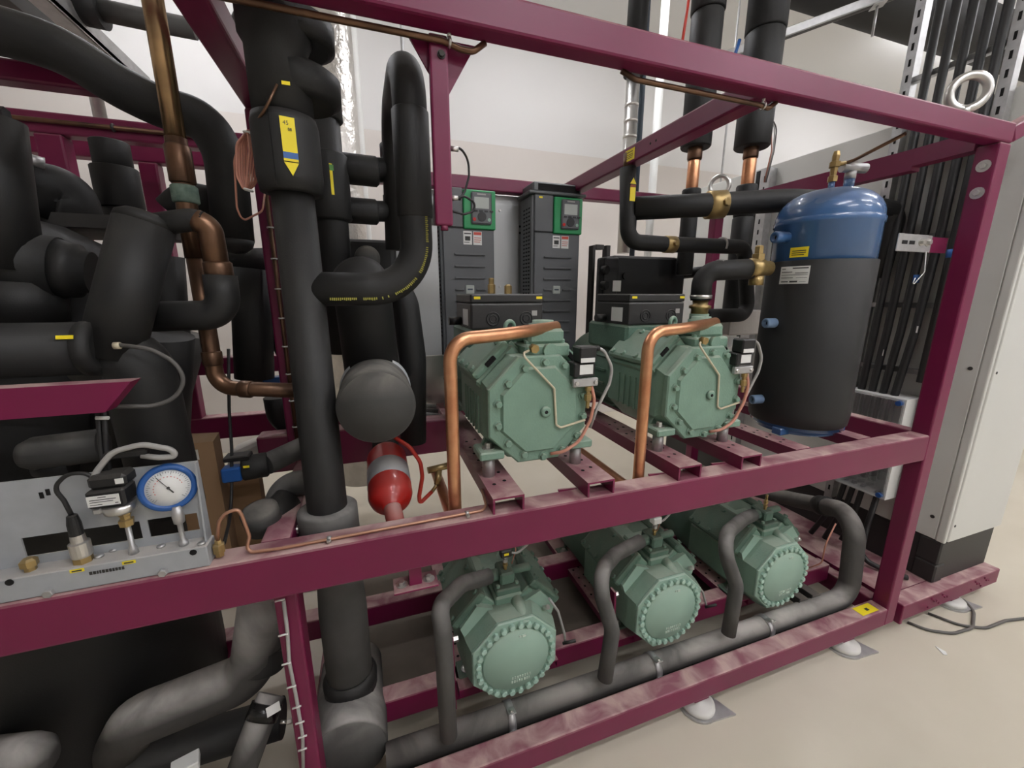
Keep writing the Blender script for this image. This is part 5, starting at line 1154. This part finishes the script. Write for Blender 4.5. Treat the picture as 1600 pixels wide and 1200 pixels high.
# fittings on the panel
def topfit(px, py): c = P(px, py, 0.026); return V((c.x, 0.026, ZP0))
c = topfit(47,885); t = thing('hex_plug', 'dull brass hex plug at the left of the instrument panel', 'fitting', tuple(c)); MB().lathe([(0.008,0),(0.008,0.008),(0.012,0.009),(0.012,0.020),(0.007,0.024)], c, (0,0,1), 6, False).build('plug','brass',t)
c = topfit(129,868); t = thing('pressure_transducer', 'steel pressure transducer with black plug on the instrument panel', 'sensor', tuple(c))
MB().lathe([(0.014,0),(0.014,0.012)], c, (0,0,1), 6, False).build('hex_base','brass',t)
MB().lathe([(0.014,0.012),(0.015,0.015),(0.015,0.040),(0.011,0.042),(0.010,0.056)], c, (0,0,1), 20, False).build('steel_body','steel',t)
MB().lathe([(0.010,0.056),(0.010,0.078),(0.0075,0.094),(0.005,0.096)], c, (0,0,1), 16, False).build('plug','black',t)
cz_ = c+V((0,0,0.094))
MB().tube([cz_, P(100,782,0.026), P(83,762,0.026), P(105,740,0.026), P(135,739,0.026), P(150,750,0.026)], 0.0036, [0,0.03,0.03,0.03,0.03,0], 8, 6).build('cable','cable',t)
# pressure switch
c = topfit(208,858); t = thing('pressure_switch', 'black pressure switch with white label on a brass stem on the instrument panel', 'switch', tuple(c))
dz_ = P(200,800,0.026).z-ZP0-0.070
MB().lathe([(0.008,0),(0.007,0.012),(0.0045,0.016),(0.0045,0.046+dz_)], c, (0,0,1), 12).build('stem','galv',t)
MB().lathe([(0.011,0.044),(0.012,0.056),(0.008,0.058),(0.008,0.064),(0.010,0.066),(0.008,0.074)], c+V((0,0,dz_)), (0,0,1), 6, False).build('brass_nut','brass',t)
z1 = c.z+0.074+dz_
MB().lathe([(0.022,0),(0.024,0.004),(0.024,0.014),(0.018,0.017)], (c.x-0.004,c.y,z1), (0,0,1), 26).build('clamp_ring','steel',t)
MB().box((c.x-0.040,c.y-0.012,z1+0.003),(c.x-0.026,c.y+0.006,z1+0.016),0.003).build('clamp_ear','galv',t)
MB().box((c.x-0.040,c.y-0.020,z1+0.018),(c.x+0.016,c.y+0.026,z1+0.052),0.004).build('housing','black',t)
MB().box((c.x-0.036,c.y-0.016,z1+0.052),(c.x+0.020,c.y+0.026,z1+0.078),0.006).build('upper_housing','black',t)
sticker('label', (c.x-0.014,c.y-0.0205,z1+0.034), (0,-1,0), 0.046, 0.020, 'white', t, [(.35,.6,.82,.88),(.08,.9,.6,.66),(.08,.8,.4,.45),(.08,.45,.15,.2),(.85,.95,.15,.22)])
plate('small_label', (c.x+0.012,c.y-0.0165,z1+0.066), (0,-1,0), 0.012, 0.010, 'white', t)
MB().tube([V((c.x-0.034,c.y,z1+0.068)), P(152,735,0.03), P(175,706,0.03), P(222,694,0.03), P(268,702,0.03), P(276,713,0.03), P(248,715,0.03), P(222,712,0.035)], 0.0052, [0,0.03,0.04,0.04,0.02,0.01,0.02,0], 10, 6).build('cable_arch','grey_cable',t)
a_ = P(200,712,0.035); MB().box(a_+V((-0.035,-0.004,-0.004)),a_+V((0.03,0.012,0.010)),0.003).build('connector','black',t)
# gauge
c = topfit(285,848); gz = P(259,766,0.02); t = thing('pressure_gauge', 'round pressure gauge with bright blue rim and white dial', 'gauge', tuple(c))
MB().lathe([(0.008,0),(0.008,0.008),(0.0045,0.012),(0.0045,0.046),(0.009,0.050),(0.010,0.064),(0.007,0.085)], (c.x+0.002,c.y,c.z), (0,0,1), 14).build('stem','galv',t)
rg = 0.0455; gc = V((gz.x,0.030,gz.z)); gax = V((0.30,-1,0.18)).normalized()
MB().lathe([(rg-0.006,-0.024),(rg-0.002,-0.022),(rg,-0.016),(rg,-0.002),(rg-0.003,0.0025),(rg-0.010,0.003),(rg-0.011,0.0)], gc, gax, 48).build('rim','blue_v',t)
dial = MB().lathe([(rg-0.0105,-0.001),(rg-0.0105,0.0002),(0.0,0.0002)], gc, gax, 48).build('dial','white',t)
gx = V((0,0,1)).cross(gax).normalized(); gy = gax.cross(gx)
gm = Matrix((gx,gy,gax)).transposed().to_4x4(); gm.translation = gc + gax*0.0004
tk = MB()
for k in range(37):
    a = math.radians(225-270*k/36); m2 = gm @ Matrix.Rotation(a,4,'Z'); L2 = 0.006 if k % 4 == 0 else 0.003
    tk.box((rg-0.0135-L2,-0.0003,0),(rg-0.0135,0.0003,0.0004),0,m2)
tk.build('tick_marks','ink',dial,kind='stuff')
rd = MB()
for k in range(14):
    a = math.radians(200-200*k/14); m2 = gm @ Matrix.Rotation(a,4,'Z'); rd.box((0.021,-0.0008,0),(0.0222,0.0012,0.0004),0,m2)
rd.build('red_scale','ink_r',dial,kind='stuff')
m2 = gm @ Matrix.Rotation(math.radians(122),4,'Z')
nd = MB(); nd.box((-0.013,-0.0011,0.0012),(0.0,0.0011,0.0018),0,m2); nd.box((0.0,-0.0005,0.0012),(0.028,0.0005,0.0018),0,m2); nd.build('needle','ink',dial)
MB().cyl(gm @ V((0,0,0.0005)), gm @ V((0,0,0.0022)), 0.0026, 14).build('hub','ink',dial)
# brass elbow + copper capillary along the middle beam
c = PZ(342,858,0.945)
bf = thing('beam_capillary', 'thin copper capillary from a brass nut, clipped along the middle beam', 'copper tube', (c.x,0.03,0.945))
n0 = P(341,850,0.03); 
MB().lathe([(0.008,0),(0.008,0.008),(0.011,0.009),(0.011,0.026),(0.007,0.028),(0.006,0.036)], (n0.x,0.03,0.945), (0,0,1), 6, False).build('brass_nut','brass',bf)
zb2 = 0.9455
pts = [V((n0.x,0.03,0.98)), P(342,815,0.03), P(352,802,0.03), P(371,795,0.03), P(378,805,0.03), P(390,838,0.03), V((-0.285,0.022,zb2)), V((-0.22,0.016,zb2)), V((0.226,0.024,zb2)), V((0.238,0.045,zb2+0.002)), P(753,765,0.10)]
MB().tube(pts, 0.0036, [0,0.02,0.02,0.01,0.01,0.02,0.02,0.03,0.02,0.03,0], 8, 6).build('tube','copper_tube',bf)
for px, py in ((515,838),(730,803)): c = PZ(px,py,zb2); cl = MB().lathe([(0.006,-0.004),(0.006,0.004)], (c.x,0.020+(0.004 if px > 600 else 0),zb2), (1,0,0), 12).build('clip','galv',bf); MB().hexbolt((c.x,0.010,zb2-0.002),(0,-0.3,1),0.005,0.006).build('clip_screw','steel',cl)
# carton, film, blue valve, foam plug, sensor lead
cb = thing('cardboard_box', 'brown cardboard box standing behind the instrument panel', 'box', (-0.42,0.40,0.80))
MB().prism([(P(272,720,0.36).x,0.36),(P(338,720,0.36).x,0.36),(P(338,720,0.36).x-0.01,0.44),(P(272,720,0.36).x-0.02,0.46)], 0.60, P(310,692,0.36).z, 'z').build('carton','card',cb)
MB().box((P(362,800,0.46).x,0.46,0.60),(P(412,800,0.46).x,0.50,P(390,748,0.46).z)).build('open_flap','card',cb)
plate('shipping_label', (P(296,712,0.355).x,0.358,P(296,712,0.355).z), (-0.1,-1,0), 0.04, 0.028, 'paper', cb)
wf = thing('plastic_film', 'crumpled white plastic film draped behind the cardboard box', 'plastic film', (-0.4,1.0,0.9))
f_ = MB(); f_.prism([(-0.50,0.90),(-0.48,0.955),(-0.40,0.985),(-0.30,0.995),(-0.24,0.97),(-0.22,0.90)], 0.62, 0.72, 'y', 0.01); f_.build('film','paper',wf)
bv = thing('blue_ball_valve', 'black ball valve with a blue block and yellow mark beside the cardboard box', 'valve', tuple(P(380,735,0.34)))
c = P(366,738,0.33); MB().box(c+V((-0.026,-0.018,-0.022)),c+V((0.02,0.018,0.018)),0.004).build('blue_block','blue_v',bv)
c2 = P(395,730,0.34); MB().cyl(c2+V((-0.025,0,0)),c2+V((0.035,0.01,0.0)),0.034,24,None,0.004).build('body','ins',bv); MB().cyl(c2+V((0.03,0.01,0)),c2+V((0.12,0.10,0.012)),0.030,22).build('outlet','ins_m',bv)
p_ = P(385,729,0.305); plate('yellow_mark', (p_.x,0.304,p_.z), (0,-1,0), 0.014, 0.006, 'yellow', bv)
MB().box(c2+V((-0.06,-0.02,0.028)),c2+V((0.0,0.02,0.042)),0.003).build('cap','black',bv)
tag(tube('sensor_lead', pathpx([(357,545,0.36),(358,640,0.36),(362,700,0.34),(362,800,0.30),(350,850,0.12),(338,864,0.10)]), 0.004, 'cable', None, 0.1, 8), 'dark cable hanging down in front of the cardboard box', 'cable')
bp = thing('foam_plugged_pipe', 'grey elbow and foam plugged stub beside the foot of the main riser', 'pipe', tuple(P(410,810,0.16)))
c = P(408,806,0.16); MB().lathe([(0.040,-0.035),(0.040,0.018),(0.030,0.022),(0.0,0.022)], c, (-0.1,-0.25,1), 26).build('foam_plug','foam_flat',bp)
MB().tube([P(430,800,0.24),P(445,758,0.28),P(505,750,0.26)], 0.034, 0.05, 22, 10).build('grey_elbow','ins_m',bp)
MB().tube([P(408,830,0.16),P(450,780,0.24)], 0.036, 0, 20).build('black_link','ins',bp)
a_ = P(470,828,0.13); tag(MB().cyl((a_.x-0.06,0.135,a_.z-0.004),(a_.x+0.03,0.135,a_.z+0.004),0.010,14).build('steel_spindle','steel'), 'short bright steel spindle at the foot of the main riser', 'spindle')
# cables around the left arm
t = thing('looped_sensor_cable', 'dark cable looping from a tan tipped sensor on the black pipe', 'cable', tuple(P(190,540,0.10)))
a_ = P(182,540,0.105); MB().cyl(a_+V((-0.004,0,0)),a_+V((0.006,0,0)),0.0065,10).build('tan_tip','cream',t)
MB().tube(pathpx([(186,539,0.105),(235,545,0.105),(272,565,0.105),(290,592,0.105),(275,622,0.10),(240,635,0.09),(175,635,0.06)]), 0.0042, [0,0.05,0.05,0.05,0.05,0.05,0], 8, 6).build('cable','dgrey_cable',t)
for k, dx in enumerate((0, 9)):
    tag(tube('twin_cable', pathpx([(153+dx,640,0.05),(157+dx,700,0.05),(166+dx*0.6,742,0.04)]), 0.0042, 'cable', None, 0.1, 8), ['left','right'][k]+' of two black cables dropping from the mitred arm to the pressure switch', 'cable', 'twin cables under the arm')
tag(MB().cyl(P(150,653,0.045),P(170,653,0.045),0.0035,8).build('cable_tie','white'), 'white tie around the two black cables below the mitred arm', 'cable tie')
# ---------------------------------------------------------------- lower left
le = thing('dusty_elbow', 'thick dusty grey pipe elbow below the middle beam at left', 'pipe', tuple(P(300,1100,0.24)))
yl = 0.22; r_ = 0.060
MB().tube([P(412,930,yl+0.05),P(400,1030,yl),P(378,1060,yl),P(215,1125,yl),P(190,1165,yl+0.10)], r_, [0,0.05,0.10,0.06,0], 28, 10).build('elbow','ins_d',le)
a_ = P(409,1008,yl+0.02); b_ = P(402,1045,yl); MB().cyl(a_,b_,r_+0.006,28,None,0.004).build('collar','ins',le)
MB().tube([P(412,930,yl+0.05),P(408,1010,yl+0.02)], r_*0.86, 0, 26).build('inlet','ins_m',le)
l2 = thing('clamped_pipe', 'dusty pipe with a black clamp and white tag at lower left', 'pipe', tuple(P(400,1140,0.12)))
MB().tube([P(425,1085,0.16),P(405,1130,0.12),P(372,1220,0.06)], 0.034, 0.2, 24, 8).build('pipe','ins_d',l2)
MB().cyl(P(418,1098,0.145),P(407,1126,0.122),0.038,24).build('clamp','black_gloss',l2)
c = P(425,1110,0.095); plate('white_tag', P(427,1108,0.105), (0.4,-1,0.5), 0.030, 0.022, 'white', l2)
MB().hexbolt(P(449,1128,0.12),(1,0,0),0.007,0.012).build('bolt','steel',l2); MB().cyl(P(438,1128,0.12),P(449,1128,0.12),0.004,8).build('clamp_screw','steel',l2)
t = MB().lathe([(0.0,-0.05),(0.03,-0.045),(0.05,-0.02),(0.056,0.01),(0.056,0.14)], P(42,1190,0.18), (-1,0.3,-0.1), 26).build('rounded_pipe_end','ins_d'); tag(t, 'rounded dusty pipe end in the bottom left corner', 'pipe')
t = tube('floor_pipe', [(-1.2,0.30,0.20),(-0.35,0.30,0.20)], 0.055, 'ins', None, 0, 24); tag(t, 'dark horizontal pipe low down behind the dusty elbow', 'pipe')
c = P(292,1195,0.12); mb = MB(); mt = Matrix.Translation(c) @ Matrix.Rotation(0.3,4,'Z'); mb.box((-0.03,-0.02,-0.01),(0.025,0.02,0.012),0.002,mt); tag(mb.build('white_block','white'), 'small white block at the bottom edge below the dusty elbow', 'block')
